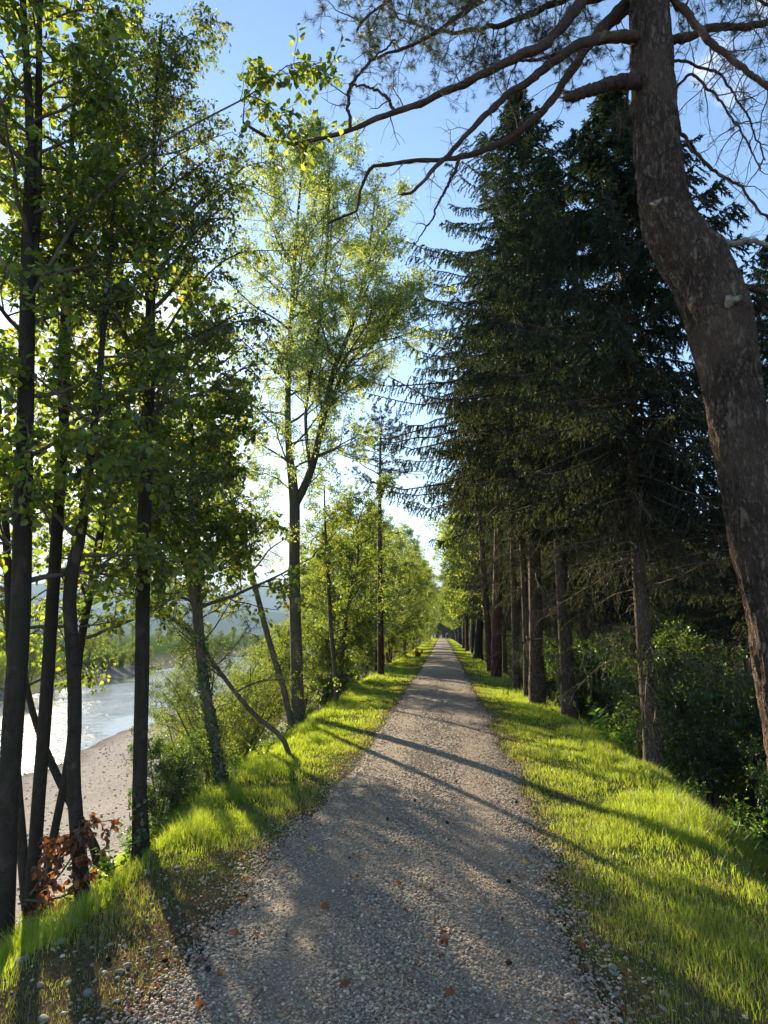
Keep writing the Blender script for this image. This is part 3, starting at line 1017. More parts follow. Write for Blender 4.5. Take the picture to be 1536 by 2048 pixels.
broadleaf('birch_tree', 'slender birch pole at the crest between the tall ash and the lone dark pine', 'tree',
          [st([(673, 1402, 11), (668, 1330, 10), (660, 1240, 9), (654, 1130, 8), (650, 1040, 5), (648, 970, 3)], 18.0)],
          t0=0.45, n1=16, prof=[0.7, 1.0, 0.8, 0.5], n2=6, n3=5, per=8, leaf=0.06, wd=0.5, mat='willow', seed=55, up1=0.4, bark='bark_grey')
print('near trees', round(time.time() - T00, 1))


# ------------------------------------------------------------------ prototypes and copies
def copy_tree(o, loc, rz, sc, label=None, group=None, szz=None):
    c_ = o.copy()
    COL.objects.link(c_)
    c_.location = tuple(loc)
    c_.rotation_euler = (0, 0, rz)
    c_.scale = (sc, sc, szz or sc)
    if label: c_['label'] = label
    if group: c_['group'] = group
    for ch in o.children:
        d = ch.copy()
        COL.objects.link(d)
        d.parent = c_
    return c_


def vstem(h, r0, lean=(0, 0), seed=0, n=7):
    rng = np.random.default_rng(seed)
    t = np.linspace(0, 1, n)
    pts = np.stack([lean[0] * t ** 1.3, lean[1] * t ** 1.3, h * t], -1)
    pts[1:, :2] += rng.normal(0, 0.018 * h, (n - 1, 2)) * t[1:, None]
    return pts, r0 * (1 - t) ** 0.8 + 0.008


ORI = np.zeros(3)
PROTO = {}


class Placer:
    """first placement moves the prototype itself, later ones copy it"""
    def __init__(self, o):
        self.o = o
        self.used = False

    def put(self, x, y, rz=0.0, sc=1.0, label=None, group=None, dz=-0.1, szz=None):
        loc = (x, y, hz1(x, y) + dz)
        if not self.used:
            self.used = True
            o = self.o
            o.location = loc
            o.rotation_euler = (0, 0, rz)
            o.scale = (sc, sc, szz or sc)
            if label: o['label'] = label
            if group: o['group'] = group
            return o
        return copy_tree(self.o, loc, rz, sc, label, group, szz)


def multi(hs, spread, seed, r=0.05):
    rng = np.random.default_rng(seed)
    out = []
    for i_, h in enumerate(hs):
        a = rng.uniform(0, 6.28)
        out.append(vstem(h, r * rng.uniform(0.7, 1.1), (spread * math.cos(a), spread * math.sin(a)), seed + i_))
        out[-1][0][:, 0] += 0.12 * math.cos(a)
        out[-1][0][:, 1] += 0.12 * math.sin(a)
    return out


pA = Placer(broadleaf('alder_tree', '', 'tree', multi([8.5, 7.2, 6.4], 1.2, 5, 0.09), t0=0.12, n1=34, prof=[1.3, 1.9, 1.9, 1.5, 0.8], n2=8, n3=6, per=9,
                      leaf=0.085, wd=0.62, mat='willow', seed=31, bark='bark_grey', base=ORI, kseg=7, L3=0.35))
pB = Placer(broadleaf('birch_tree', '', 'tree', [vstem(9.5, 0.11, (0.5, 0.3), 8)], t0=0.2, n1=52, prof=[1.6, 2.2, 2.1, 1.6, 0.7], n2=8, n3=6, per=9,
                      leaf=0.085, wd=0.6, mat='ash', seed=32, bark='bark_grey', base=ORI, kseg=8, L3=0.35))
pC = Placer(broadleaf('oak_tree', '', 'tree', [vstem(9.0, 0.2, (-1.0, 0.2), 9)], t0=0.25, n1=44, prof=[2.2, 3.0, 2.8, 2.2, 1.0], n2=9, n3=6, per=9,
                      leaf=0.11, wd=0.65, mat='lime', seed=33, bark='bark_dark', base=ORI, kseg=8, L3=0.4))
pD = Placer(broadleaf('willow_shrub', '', 'shrub', multi([2.6, 2.9, 2.2, 3.1, 2.4], 1.1, 15, 0.028), t0=0.1, n1=18, prof=[0.6, 0.9, 0.9, 0.5], n2=7, n3=5, per=9,
                      leaf=0.042, wd=0.42, mat='willow', seed=34, bark='bark_grey', base=ORI, kseg=5, L3=0.22, up1=0.6))
pE = Placer(broadleaf('hazel_shrub', '', 'shrub', multi([2.2, 2.6, 1.9, 2.4, 2.0, 2.5], 0.9, 25, 0.022), t0=0.08, n1=20, prof=[0.6, 0.85, 0.8, 0.4], n2=7, n3=5, per=8,
                      leaf=0.046, wd=0.75, mat='shrub', seed=35, bark='bark_dark', base=ORI, kseg=5, L3=0.2, up1=0.4))
pF = Placer(broadleaf('alder_shrub', '', 'shrub', multi([3.6, 4.4, 3.0, 3.9], 1.3, 45, 0.045), t0=0.08, n1=22, prof=[0.9, 1.4, 1.3, 0.7], n2=8, n3=6, per=8,
                      leaf=0.06, wd=0.6, mat='willow', seed=36, bark='bark_dark', base=ORI, kseg=5, L3=0.26, up1=0.5))
print('proto broadleaf', round(time.time() - T00, 1))


# ------------------------------------------------------------------ spruces
def spruce(name, h, Rm, cb, seed, r0=0.17, dense=1.0, dead=26, lean=(0, 0), bark='bark_spruce', sprig=0.075, lowdroop=1.0):
    rng = np.random.default_rng(seed)
    root = empty(name, (0, 0, 0), '', 'tree')
    t = np.linspace(0, 1, 30)
    tp = np.stack([lean[0] * t + 0.03 * np.sin(t * 9 + seed), lean[1] * t + 0.03 * np.cos(t * 7 + seed), h * t], -1)
    rad = r0 * (1 - t) ** 0.85 + 0.012
    rad[:2] *= 1.15
    V, F = tubes(tp, rad, 12)
    trunk = [(V, F, 0)]
    nb = int(118 * dense * (h - cb) / 8.5)
    rel = (np.arange(nb) + rng.random(nb)) / nb
    rel = 1 - (1 - rel) ** 0.92
    z = cb + (h - cb) * rel
    s = z / h
    o, tg = along(tp[None], np.zeros(nb, int), s)
    az = np.arange(nb) * 2.399 + rng.normal(0, 0.3, nb)
    prof = np.interp(rel, [0, 0.12, 0.3, 0.5, 0.66, 0.82, 0.92, 1.0], [0.85, 1.0, 0.97, 0.78, 0.56, 0.27, 0.12, 0.03])
    L = Rm * prof * rng.uniform(0.7, 1.12, nb)
    upw = np.interp(rel, [0, 0.4, 0.85, 1], [-0.22, 0.0, 0.5, 1.2])
    d = norm(np.stack([np.cos(az), np.sin(az), upw + 0.12], -1))
    m = 10
    B = np.zeros((nb, m, 3))
    q = np.linspace(0, 1, m)
    sag = (0.34 * lowdroop * (1 - rel) + 0.05)[:, None] * L[:, None]
    hd = d.copy()
    for j in range(m):
        B[:, j] = o + hd * (L * q[j])[:, None]
        B[:, j, 2] += (sag[:, 0] * (-1.6 * q[j] ** 1.4 + 1.15 * q[j] ** 3))
    B += rng.normal(0, 0.012, B.shape) * q[None, :, None] * L[:, None, None]
    V, F = tubes(B, (0.004 + 0.007 * L)[:, None] * np.linspace(1, 0.25, m)[None], 4)
    crown = [(V, F, 0)]
    # hanging side sprays
    per = 54
    idx = np.repeat(np.arange(nb), per)
    ss = 0.10 + 0.9 * (np.tile(np.arange(per), nb) + rng.random(nb * per)) / per
    keepm = rng.random(len(idx)) < np.clip(L[idx] / (0.55 * Rm) + 0.25, 0, 1)
    idx, ss = idx[keepm], ss[keepm]
    oo, tg = along(B, idx, ss)
    side = norm(np.cross(tg, np.array([[0, 0, 1.0]]))) * np.where(rng.random(len(idx)) < 0.5, 1, -1)[:, None]
    hang = np.interp(rel[idx], [0, 0.5, 0.9], [1.25, 0.8, 0.15])
    dd = norm(tg * 0.55 + side * 0.8 + np.array([0, 0, -1.0]) * (hang * rng.uniform(0.2, 1.0, len(idx)))[:, None])
    LL = (0.10 + 0.26 * L[idx] / Rm * (1.15 - ss)) * rng.uniform(0.6, 1.5, len(idx)) + 0.08
    S = grow(rng, oo, dd, LL, 5, 0.15, (0, 0, -0.9))
    V, F = tubes(S, np.full((len(S), 1), 0.004) * np.linspace(1, 0.5, 5)[None], 3)
    crown.append((V, F, 0))
    # needles on sprays
    per2 = 20
    i2 = np.repeat(np.arange(len(S)), per2)
    s2 = (np.tile(np.arange(per2), len(S)) + rng.random(len(i2))) / per2
    pp, tg2 = along(S, i2, s2)
    pr = perp(rng, tg2)
    ax = norm(tg2 * 1.0 + pr * 0.75)
    ln = sprig * rng.uniform(0.6, 1.2, len(pp))
    V, F = spikes(pp, ax, ln, np.full(len(pp), sprig * 0.36), perp(rng, ax))
    low = rel[idx][i2] < 0.22 + 0.15 * rng.random(len(pp))
    half = len(V)
    mi = np.where(low, 2, 1)
    crown.append((V.reshape(-1, 3, 3)[~low].reshape(-1, 3), np.arange((~low).sum() * 3).reshape(-1, 3), 1))
    crown.append((V.reshape(-1, 3, 3)[low].reshape(-1, 3), np.arange(low.sum() * 3).reshape(-1, 3), 2))
    # needles on the limbs' ends
    per3 = 60
    i3 = np.repeat(np.arange(nb), per3)
    s3 = 0.15 + 0.85 * rng.random(len(i3))
    pp, tg3 = along(B, i3, s3)
    ax = norm(tg3 + perp(rng, tg3) * 0.8)
    V, F = spikes(pp, ax, sprig * rng.uniform(0.7, 1.3, len(pp)), np.full(len(pp), sprig * 0.34), perp(rng, ax))
    crown.append((V, F, 1))
    # leader
    # dead lower limbs with scraggly sprays
    if dead:
        zz_ = 0.6 + (cb + 0.4 - 0.6) * np.sqrt(rng.random(dead))
        o, _ = along(tp[None], np.zeros(dead, int), zz_ / h)
        az = rng.uniform(0, 6.28, dead)
        L = Rm * rng.uniform(0.12, 0.62, dead)
        D = grow(rng, o, np.stack([np.cos(az), np.sin(az), rng.uniform(-0.1, 0.25, dead)], -1), L, 9, 0.55, (0, 0, -0.5))
        V, F = tubes(D, (0.005 + 0.005 * L)[:, None] * np.linspace(1, 0.3, 9)[None], 4)
        crown.append((V, F, 3))
        S, i4, _, _ = level(rng, D, 20, 0.15, 1.0, 0.6, lambda i, s: rng.uniform(0.10, 0.6, len(i)), 6, 0.4, (0, 0, -1.3))
        V, F = tubes(S, np.full((len(S), 1), 0.0025) * np.linspace(1, 0.5, 6)[None], 3)
        crown.append((V, F, 3))
        pick = rng.random(len(S)) < 0.55
        S2 = S[pick]
        i5 = np.repeat(np.arange(len(S2)), 26)
        pp, tg5 = along(S2, i5, rng.random(len(i5)))
        ax = norm(tg5 + perp(rng, tg5) * 0.6)
        V, F = spikes(pp, ax, sprig * 0.8 * rng.uniform(0.5, 1.2, len(pp)), np.full(len(pp), sprig * 0.18), perp(rng, ax))
        crown.append((V, F, 2))
    mesh_obj('trunk', trunk, [M[bark]], root)
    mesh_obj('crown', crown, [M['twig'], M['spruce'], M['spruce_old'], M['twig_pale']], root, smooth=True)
    return root


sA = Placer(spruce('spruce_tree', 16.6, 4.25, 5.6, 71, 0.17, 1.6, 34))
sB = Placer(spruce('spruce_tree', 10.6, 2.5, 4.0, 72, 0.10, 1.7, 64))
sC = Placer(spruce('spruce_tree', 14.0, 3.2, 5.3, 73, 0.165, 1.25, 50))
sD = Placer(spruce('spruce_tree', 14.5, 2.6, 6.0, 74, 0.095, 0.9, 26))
print('spruces', round(time.time() - T00, 1))


def at_px(u, Y, v=1300):
    """x on the ground plane for photo column u at Y"""
    return float(P(u, v, Y)[0])


def gpx(u, v, Y):
    p = P(u, v, Y)
    return float(p[0]), float(Y)


ORD = ['nearest', 'second', 'third', 'fourth', 'fifth', 'sixth', 'seventh', 'eighth', 'ninth', 'tenth', 'eleventh', 'twelfth', 'thirteenth', 'fourteenth']
CNT = {}


def nth(text, key=None):
    key = key or text
    CNT[key] = CNT.get(key, -1) + 1
    return text.replace('#', ORD[min(CNT[key], 13)])


# front row, right of the path, near to far
x, y = gpx(1302, 1500, 10.3)
sB.put(x, y, 0.4, 1.0, 'spruce with red-brown trunk just left of the big leaning pine, dead twigs round its foot')
x, y = gpx(1136, 1420, 15.0)
sC.put(x, y, 1.9, 0.90, 'peeling-barked spruce standing at the grassy crest, lit along its left edge')
x, y = gpx(1076, 1385, 17.3)
sA.put(x, y, 2.6, 0.98, 'tallest spruce, thick smooth trunk whose top stands clear against the sky')
x, y = gpx(1054, 1370, 19.3)
sD.put(x, y, 4.0, 1.0, 'narrow spruce trunk squeezed directly left of the tallest spruce')
x, y = gpx(1034, 1352, 22.0)
sD.put(x, y, 0.9, 1.0, 'thin grey spruce pole between the reddish pine and the narrow spruce')


# ------------------------------------------------------------------ background pines (long bare trunks, tufted tops)
def far_pine(name, h, seed, bark='bark_red', r0=0.17, cb=0.62, Rm=2.0, leaf='pine'):
    rng = np.random.default_rng(seed)
    root = empty(name, (0, 0, 0), '', 'tree')
    t = np.linspace(0, 1, 20)
    tp = np.stack([0.25 * np.sin(t * 3 + seed), 0.2 * t, h * t], -1)
    tp[:, 0] -= tp[0, 0]
    V, F = tubes(tp, r0 * (1 - t) ** 0.6 + 0.01, 10)
    mesh_obj('trunk', [(V, F, 0)], [M[bark]], root)
    nb = 44
    rel = (np.arange(nb) + rng.random(nb)) / nb
    o, _ = along(tp[None], np.zeros(nb, int), cb + (1 - cb) * rel)
    az = np.arange(nb) * 2.4
    L = Rm * np.interp(rel, [0, 0.3, 0.8, 1], [0.7, 1, 0.75, 0.3]) * rng.uniform(0.6, 1.2, nb)
    B = grow(rng, o, np.stack([np.cos(az), np.sin(az), rng.uniform(-0.1, 0.5, nb)], -1), L, 7, 0.4, (0, 0, 0.2))
    V, F = tubes(B, (0.01 + 0.01 * L)[:, None] * np.linspace(1, 0.3, 7)[None], 4)
    crown = [(V, F, 0)]
    S, _, _, _ = level(rng, B, 10, 0.3, 1.0, 0.55, lambda i, s: rng.uniform(0.2, 0.55, len(i)), 4, 0.4, (0, 0, 0.2))
    V, F = tubes(S, np.full((len(S), 1), 0.006) * np.linspace(1, 0.5, 4)[None], 3)
    crown.append((V, F, 0))
    i2 = np.repeat(np.arange(len(S)), 46)
    pp, tg = along(S, i2, 0.3 + 0.7 * rng.random(len(i2)))
    ax = norm(tg * 0.5 + perp(rng, tg))
    V, F = spikes(pp, ax, np.full(len(pp), 0.13), np.full(len(pp), 0.022), perp(rng, ax))
    crown.append((V, F, 1))
    mesh_obj('crown', crown, [M['twig'], M[leaf]], root)
    return root


pn = Placer(far_pine('pine_tree', 14.0, 81, Rm=2.7, cb=0.68))
x, y = gpx(992, 1345, 27.0)
pn.put(x, y, 0.3, 1.15, 'thick reddish pine trunk standing right of the path ahead of the spruces')
x, y = gpx(981, 1325, 31.0)
pn.put(x, y, 2.3, 0.9, 'dark slim pine partly hidden behind the thick reddish trunk')
x, y = gpx(762, 1340, 28.5)
pn.put(x, y, 4.3, 0.76, 'lone dark pine on the river side with a flat tufted top above the green trees')
x, y = gpx(934, 1285, 62.0)
pn.put(x, y, 1.3, 0.95, 'distant dark pine on the right verge short of the vanishing point')

# row right of the path, further away
rng = np.random.default_rng(5)
pC.put(gpx(955, 1300, 46)[0], 46, 2.9, 1.35, 'oak leaning over the path beyond the reddish pine')
for Y, u_off, sc in ((58, 2.5, 1.3), (74, 2.3, 1.4), (95, 3.0, 1.35), (120, 2.8, 1.4), (150, 3.0, 1.5), (178, 2.4, 1.6)):
    pC.put(u_off, Y, rng.uniform(0, 6), sc, nth('# small distant oak from the viewer in the row right of the path'), 'distant oaks right of the path')
for (X_, Y, sc) in ((4.6, 24, 0.9), (4.8, 31, 1.0), (3.9, 38, 1.05), (5.5, 44, 1.0), (4.5, 53, 1.0), (6.0, 62, 1.1), (5.0, 80, 1.1), (5.6, 104, 1.1), (5.2, 135, 1.1), (5.0, 175, 1.2)):
    (sA if int(Y) % 2 else sC).put(X_, Y, rng.uniform(0, 6), sc, nth('# dark spruce from the viewer in the shaded row set back behind the front trunks'), 'dark spruces receding along the right of the path')
# forest behind the row
for i_ in range(52):
    Y = 4 + 70 * (i_ / 52.0) ** 1.2
    X_ = 7.5 + rng.uniform(0, 5) + (i_ % 4) * 4.5 + max(0, (10 - Y) * 0.3)
    (sA, sD, sC)[i_ % 3].put(X_, Y + rng.uniform(-1, 1), rng.uniform(0, 6), rng.uniform(0.72, 0.98), 'shaded spruce deep in the forest right of the dyke',
                             'spruces deep in the dark forest')
for i_ in range(26):
    Y = 60 + 110 * (i_ / 26.0)
    (sA, sC)[i_ % 2].put(8 + (i_ % 3) * 4.5 + rng.uniform(0, 2), Y, rng.uniform(0, 6), rng.uniform(0.8, 1.0), 'far shaded spruce in the forest edge right of the avenue', 'far spruces along the forest edge')
for i_ in range(16):
    Y = 22 + 6.5 * i_
    pF.put(6.2 + (i_ % 2) * 1.3, Y, i_ * 1.3, 1.0, nth('# bush from the viewer in the deep shade behind the right-hand trunks'), 'bushes in the shade behind the right-hand trunks')
# end of the avenue
for i_, (X_, Y, sc) in enumerate(((-4.0, 215, 1.0), (0.2, 228, 0.85), (3.6, 222, 1.1), (7.5, 230, 1.3), (-8, 225, 1.1), (1.8, 240, .9), (-2, 245, .9))):
    pC.put(X_, Y, i_ * 1.3, sc * 1.9, 'broad green tree closing the far end of the avenue', 'broad trees at the far end of the path')
for (X_, Y, sc) in ((-1.5, 224, 0.75), (1.9, 219, 0.9), (4.6, 212, 1.2), (-6, 236, 1.1), (9, 225, 1.4), (0.6, 221, 0.62)):
    sA.put(X_, Y, rng.uniform(0, 6), sc * 0.75, 'dark conifer closing the far end of the avenue', 'conifers at the far end of the path')

for i_, (X_, Y, sc) in enumerate(((-1.2, 206, 1.6), (1.6, 209, 1.3), (0.4, 212, 1.5), (3.4, 203, 1.7), (-4.4, 200, 1.8), (5.5, 200, 1.6), (2.6, 214, 2.0), (-2.8, 211, 2.0))):
    pF.put(X_, Y, i_ * 1.1, sc, 'leafy bush where the path vanishes', 'bushes where the path vanishes')

# river side of the path, further away
pB.put(gpx(731, 1345, 33)[0], 33, 0.5, 0.86, 'slim grey birch just left of the lone dark pine')
pA.put(gpx(668, 1345, 23)[0], 23, 1.5, 0.85, 'many-stemmed alder bending over the slope behind the tall ash')
pA.put(gpx(690, 1330, 38)[0], 38, 3.5, 1.1, 'broad yellow-green alder left of the lone dark pine')
pF.put(-5.6, 20.5, 2.2, 0.95, 'dusky alder bush with tangled stems at the foot of the slope behind the ash')
pB.put(gpx(636, 1300, 41)[0], 41, 2.0, 1.0, 'pale green birch showing above the alder crowns')
for i_, (X_, Y, sc) in enumerate(((-3.6, 39, .8), (-3.3, 45, .85), (-4.2, 51, .95), (-3.2, 58, .9), (-3.9, 66, .95), (-3.3, 76, .95), (-4.2, 88, 1.0), (-3.4, 100, 1.0),
                                  (-3.8, 116, 1.05), (-3.3, 134, 1.05), (-3.6, 155, 1.1), (-3.5, 180, 1.15), (-3.5, 210, 1.2))):
    (pB, pA)[i_ % 2].put(X_, Y, rng.uniform(0, 6), sc * (1.12 if Y < 60 else 1.35), nth('# slim birch from the viewer in the sunlit row on the river side') if i_ % 2 == 0 else nth('# many-stemmed alder from the viewer in the sunlit row on the river side'),
                         'birches receding on the river side' if i_ % 2 == 0 else 'alders receding on the river side')
# shrubs on the left slope
pD.put(-3.5, 11.4, 0.2, 0.75, 'fine-leaved willow bush hanging over the pebble bar left of the ivy-clad trunk', dz=-0.1)
pD.put(-5.0, 14.6, 2.0, 0.8, 'willow bush behind the ivy-clad trunk')
pD.put(-4.4, 15.2, 3.1, 0.85, 'willow bush between the slender ash and the ivy-clad trunk')
pD.put(-6.0, 17.5, 4.2, 1.05, 'large willow bush low on the slope, seen past the slender ash')
pE.put(-4.5, 6.3, 3.3, 0.7, 'leafy hazel bush below the crest by the leftmost trunk')
pE.put(-6.2, 8.6, 4.3, 0.8, 'leafy hazel bush down the slope left of the leaning trunk')
pE.put(-3.0, 7.7, 1.0, 0.42, 'low dark hazel bush at the foot of the ivy-clad trunk')
pE.put(-3.5, 21.5, 5.1, 0.5, 'low hazel bush right of the tall ash trunk')
pE.put(-3.4, 26.5, 2.5, 0.75, 'yellowish hazel bush at the verge edge under the lone dark pine')
pF.put(-5.5, 27, 1.2, 1.1, 'tangled alder bush beyond the tall ash, down by the pebbles')
pF.put(-5.0, 36, 2.9, 1.15, 'alder bush under the row of birches on the slope')
for i_, Y in enumerate((44, 53, 63, 75, 90, 110, 140)):
    pF.put(-4.6, Y, i_ * 1.3, 1.1, nth('# bush from the viewer under the receding river-side trees'), 'bushes under the river-side row')
# shrubs right
for i_, (X_, Y, sc) in enumerate(sorted(((4.3, 12.6, 1.0), (3.7, 14.6, 1.0), (4.6, 16.4, 1.15), (5.4, 13.6, 1.2), (3.9, 19.5, 1.0), (5.0, 20, 1.2), (3.4, 24.5, 0.9), (6.4, 12.2, 1.1), (5.7, 10.0, 0.9), (7.0, 9.4, 1.0)), key=lambda r_: r_[1])):
    pE.put(X_, Y, i_ * 1.1, sc, nth('dark glossy-leaved hazel bush under the spruces, # from the viewer'), 'hazel bushes under the spruces')
pE.put(4.0, 8.3, 0.7, 0.6, 'small dark bush in the shade left of the big pine foot')
pE.put(3.7, 5.6, 2.7, 0.5, 'low dark bush at the right picture edge under the pine')

# far bank
for i_, (u, Y, kind, sc) in enumerate(((60, 76, 0, 0.75), (20, 84, 1, 0.8), (105, 84, 0, 0.62), (-30, 70, 0, 0.9), (-10, 64, 0, .6))):
    (pA, pC)[kind].put(gpx(u, 1330, Y)[0], Y, i_ * 1.7, sc, 'dark tree on the far bank seen between the left trunks', 'dark trees on the far bank')
for i_ in range(14):
    u = 150 + i_ * 27
    Y = 110 + (i_ * 37 % 30)
    xx = min(gpx(u, 1320, Y)[0], float(shore(Y)) - RIVER_W - 6)
    pF.put(xx, Y, i_ * 2.1, 0.62 + 0.25 * (i_ % 3) * 0.5, 'low green bush on the stony far bank of the river', 'bushes on the far bank')
pC.put(gpx(202, 1300, 210)[0], 210, 0.5, 0.98, 'round lone tree standing above the far meadow between two trunks')
for i_ in range(26):
    u = -60 + i_ * 25
    Y = 225 + (i_ * 53 % 60)
    (pA, pC)[i_ % 2].put(gpx(u, 1300, Y)[0], Y, i_ * 1.9, 0.62 + 0.3 * ((i_ * 7) % 5) / 5, 'blue-green tree in the line beyond the far meadow', 'trees beyond the far meadow')
print('placed', round(time.time() - T00, 1))

# ------------------------------------------------------------------ the big pine
def limb(name, parent, base, pts, w, twigs=0, seed=0, mat='bark_limb', tuft=None, tl=(0.15, 0.5), trop=(0, 0, -0.3), sr=(0.15, 1.0), sub=4, label=None, k_=8, rough=0.10):
    """pts: (u, v, Y); w: start and end width in photo pixels"""
    rng = np.random.default_rng(seed)
    a = np.array([P(u, v, Y) for u, v, Y in pts]) - base
    m = 64
    sg = np.concatenate([[0], np.cumsum(np.linalg.norm(np.diff(a, axis=0), axis=1))])
    lin = np.stack([np.interp(np.linspace(0, sg[-1], m), sg, a[:, i_]) for i_ in range(3)], -1)
    q = 0.35 * spline(a, m) + 0.65 * lin
    dep = depth(a[0] + base)
    r = (w[1] + (w[0] - w[1]) * (1 - np.linspace(0, 1, m)) ** 1.15) * 0.47 * dep / FPX
    q = q + rng.normal(0, 1, q.shape) * r[:, None] * rough * 0.7
    q[1:-1] += 0.024 * np.stack([fbm(np.arange(m) * 0.34, np.full(m, seed * 3.1), 70 + a_, 2) - 0.37 for a_ in range(3)], -1)[1:-1] * 2
    r = r * (1 + 0.10 * (fbm(np.arange(m) * 0.55, np.full(m, seed * 1.7), 5, 3) - 0.45) * 2.6)
    # close the end of the limb with a splintered tip
    q = np.vstack([q, q[-1] + (q[-1] - q[-2]) * 0.25, q[-1] + (q[-1] - q[-2]) * 0.3])
    r = np.concatenate([r, [r[-1] * 0.6, 0.0005]])
    V, F = tubes(q, r, k_)
    V = V + rng.normal(0, 1, V.shape) * np.repeat(r, k_)[:, None] * 0.10
    parts = [(V, F, 0)]
    if name == 'broken_branch':
        ns = 26
        e, dr_ = q[-3], norm(q[-3] - q[-9])
        pr = perp(rng, np.repeat(dr_[None], ns, 0))
        V, F = spikes(e + pr * r[-3] * rng.uniform(0.2, 0.95, (ns, 1)) - dr_ * 0.02, dr_ + pr * 0.25, rng.uniform(0.03, 0.10, ns), np.full(ns, 0.018), pr)
        parts.append((V, F, 3))
        ns = 40
        o, tg = along(q[None], np.zeros(ns, int), rng.random(ns))
        pr = perp(rng, tg)
        V, F = spikes(o + pr * 0.03, tg * 0.9 + pr * 0.5, rng.uniform(0.03, 0.07, ns), np.full(ns, 0.02), tg)
        parts.append((V, F, 0))
    if twigs:
        B, _, _, _ = level(rng, q[None], twigs, sr[0], sr[1], 0.75, lambda i, s: rng.uniform(tl[0], tl[1], len(i)), 9, 0.55, trop)
        V, F = tubes(B, (0.0045 + 0.004 * rng.random(len(B)))[:, None] * np.linspace(1, 0.35, 9)[None], 4)
        parts.append((V, F, 1))
        S, _, _, _ = level(rng, B, sub, 0.15, 1.0, 0.6, lambda i, s: rng.uniform(0.06, 0.26, len(i)), 5, 0.5, (0, 0, -0.1))
        V, F = tubes(S, np.full((len(S), 1), 0.0025) * np.linspace(1, 0.5, 5)[None], 3)
        parts.append((V, F, 1))
        # little spurs
        n = twigs * 4
        o, tg = along(q[None], np.zeros(n, int), rng.random(n))
        pr = perp(rng, tg)
        V, F = spikes(o, pr + tg * 0.3, rng.uniform(0.015, 0.05, n), np.full(n, 0.006), tg)
        parts.append((V, F, 1))
        if tuft:
            K = S[rng.random(len(S)) < tuft]
            i2 = np.repeat(np.arange(len(K)), 56)
            pp, tg = along(K, i2, 1 - 0.55 * rng.random(len(i2)) ** 1.5)
            ax = norm(tg * 0.55 + perp(rng, tg))
            V, F = spikes(pp, ax, rng.uniform(0.045, 0.08, len(pp)), np.full(len(pp), 0.0036), perp(rng, ax))
            parts.append((V, F, 2))
    o_ = mesh_obj(name, parts, [M[mat], M['twig'], M['pine'], M['twig_pale']], parent)
    if label: o_['label'] = label
    return o_


YP = 6.2
pine_px = [(1612, 1640, 122), (1592, 1500, 116), (1566, 1350, 112), (1544, 1200, 112), (1520, 1100, 112), (1500, 980, 114), (1480, 870, 116), (1464, 780, 118), (1450, 700, 124),
           (1434, 630, 134), (1410, 565, 130), (1370, 500, 124), (1340, 450, 112), (1325, 390, 98), (1318, 320, 93), (1310, 230, 90), (1303, 120, 86), (1298, 0, 80), (1292, -150, 76), (1290, -420, 66), (1288, -800, 50)]
pts = np.array([P(u, v, YP) for u, v, w in pine_px])
rad = np.array([w * 0.468 * depth(p_) / FPX for p_, (u, v, w) in zip(pts, pine_px)])
pts = np.vstack([[pts[0][0] + 0.1, YP, min(hz1(pts[0][0] + 0.1, YP), pts[0][2]) - 0.3], pts])
rad = np.concatenate([[rad[0] * 1.15], rad])
PB = pts[0].copy()
PB[2] = hz1(PB[0], PB[1])
big = empty('pine_tree', PB, 'huge leaning pine with an S-bent trunk filling the right edge, flaky brown bark', 'tree')
q = spline(np.column_stack([pts, rad]), 420)
K = 84
tl_, cr_ = q[:, :3] - PB, q[:, 3]
V, F = tubes(tl_, cr_, K)
V = V.reshape(420, K, 3)
dirn = V - tl_[:, None, :]
dirn = norm(dirn)
hh_ = np.linspace(0, 1, 420)[:, None] * 60
aa = np.linspace(0, 2 * math.pi, K, endpoint=False)[None, :]
cxx, cyy = np.cos(aa) * 5, np.sin(aa) * 5
nzz = fbm(cxx * 1.6 + 40 + hh_ * 0.05, cyy * 1.6 + 40 + hh_ * 0.9, 61, 4)
fin = fbm(cxx * 4 + 90, cyy * 4 + hh_ * 1.2 + 90, 63, 3)
ridge = np.abs(nzz - 0.47) * 2
disp = 0.040 * (ridge ** 0.7 - 0.35) + 0.026 * (fin - 0.45)
# swellings where limbs have been shed
def knob(u, v, amp, sig):
    c_ = P(u, v, YP - 0.2) - PB
    dd = np.linalg.norm(V - c_, axis=-1)
    return amp * np.exp(-(dd / sig) ** 2)
disp = disp + knob(1395, 600, 0.05, 0.10) + knob(1312, 425, 0.04, 0.08) + knob(1470, 600, 0.05, 0.10) + knob(1345, 560, 0.03, .09) + knob(1450, 480, 0.05, 0.10) + knob(1262, 170, 0.05, 0.1) + knob(1420, 655, 0.02, 0.1)
V = V + dirn * disp[..., None]
tr = mesh_obj('trunk', [(V.reshape(-1, 3), F, 0)], [M['bark_pine']], big)
limb('branch', big, PB, [(1290, -60, 6.2), (1230, -20, 6.0), (1165, 0, 5.85), (1100, 82, 5.75), (1000, 132, 5.6), (880, 190, 5.5), (790, 226, 5.4), (700, 260, 5.3), (600, 290, 5.2), (540, 280, 5.15), (490, 248, 5.1)], (30, 5), 13, 1, tl=(0.15, 0.5))
limb('branch', big, PB, [(1275, 75, 6.1), (1220, 74, 6.0), (1160, 90, 5.9), (1090, 135, 5.8), (1010, 196, 5.7), (950, 250, 5.6), (900, 310, 5.55), (850, 358, 5.5), (822, 385, 5.5), (806, 389, 5.5)], (26, 6), 14, 2, tl=(0.12, 0.45))
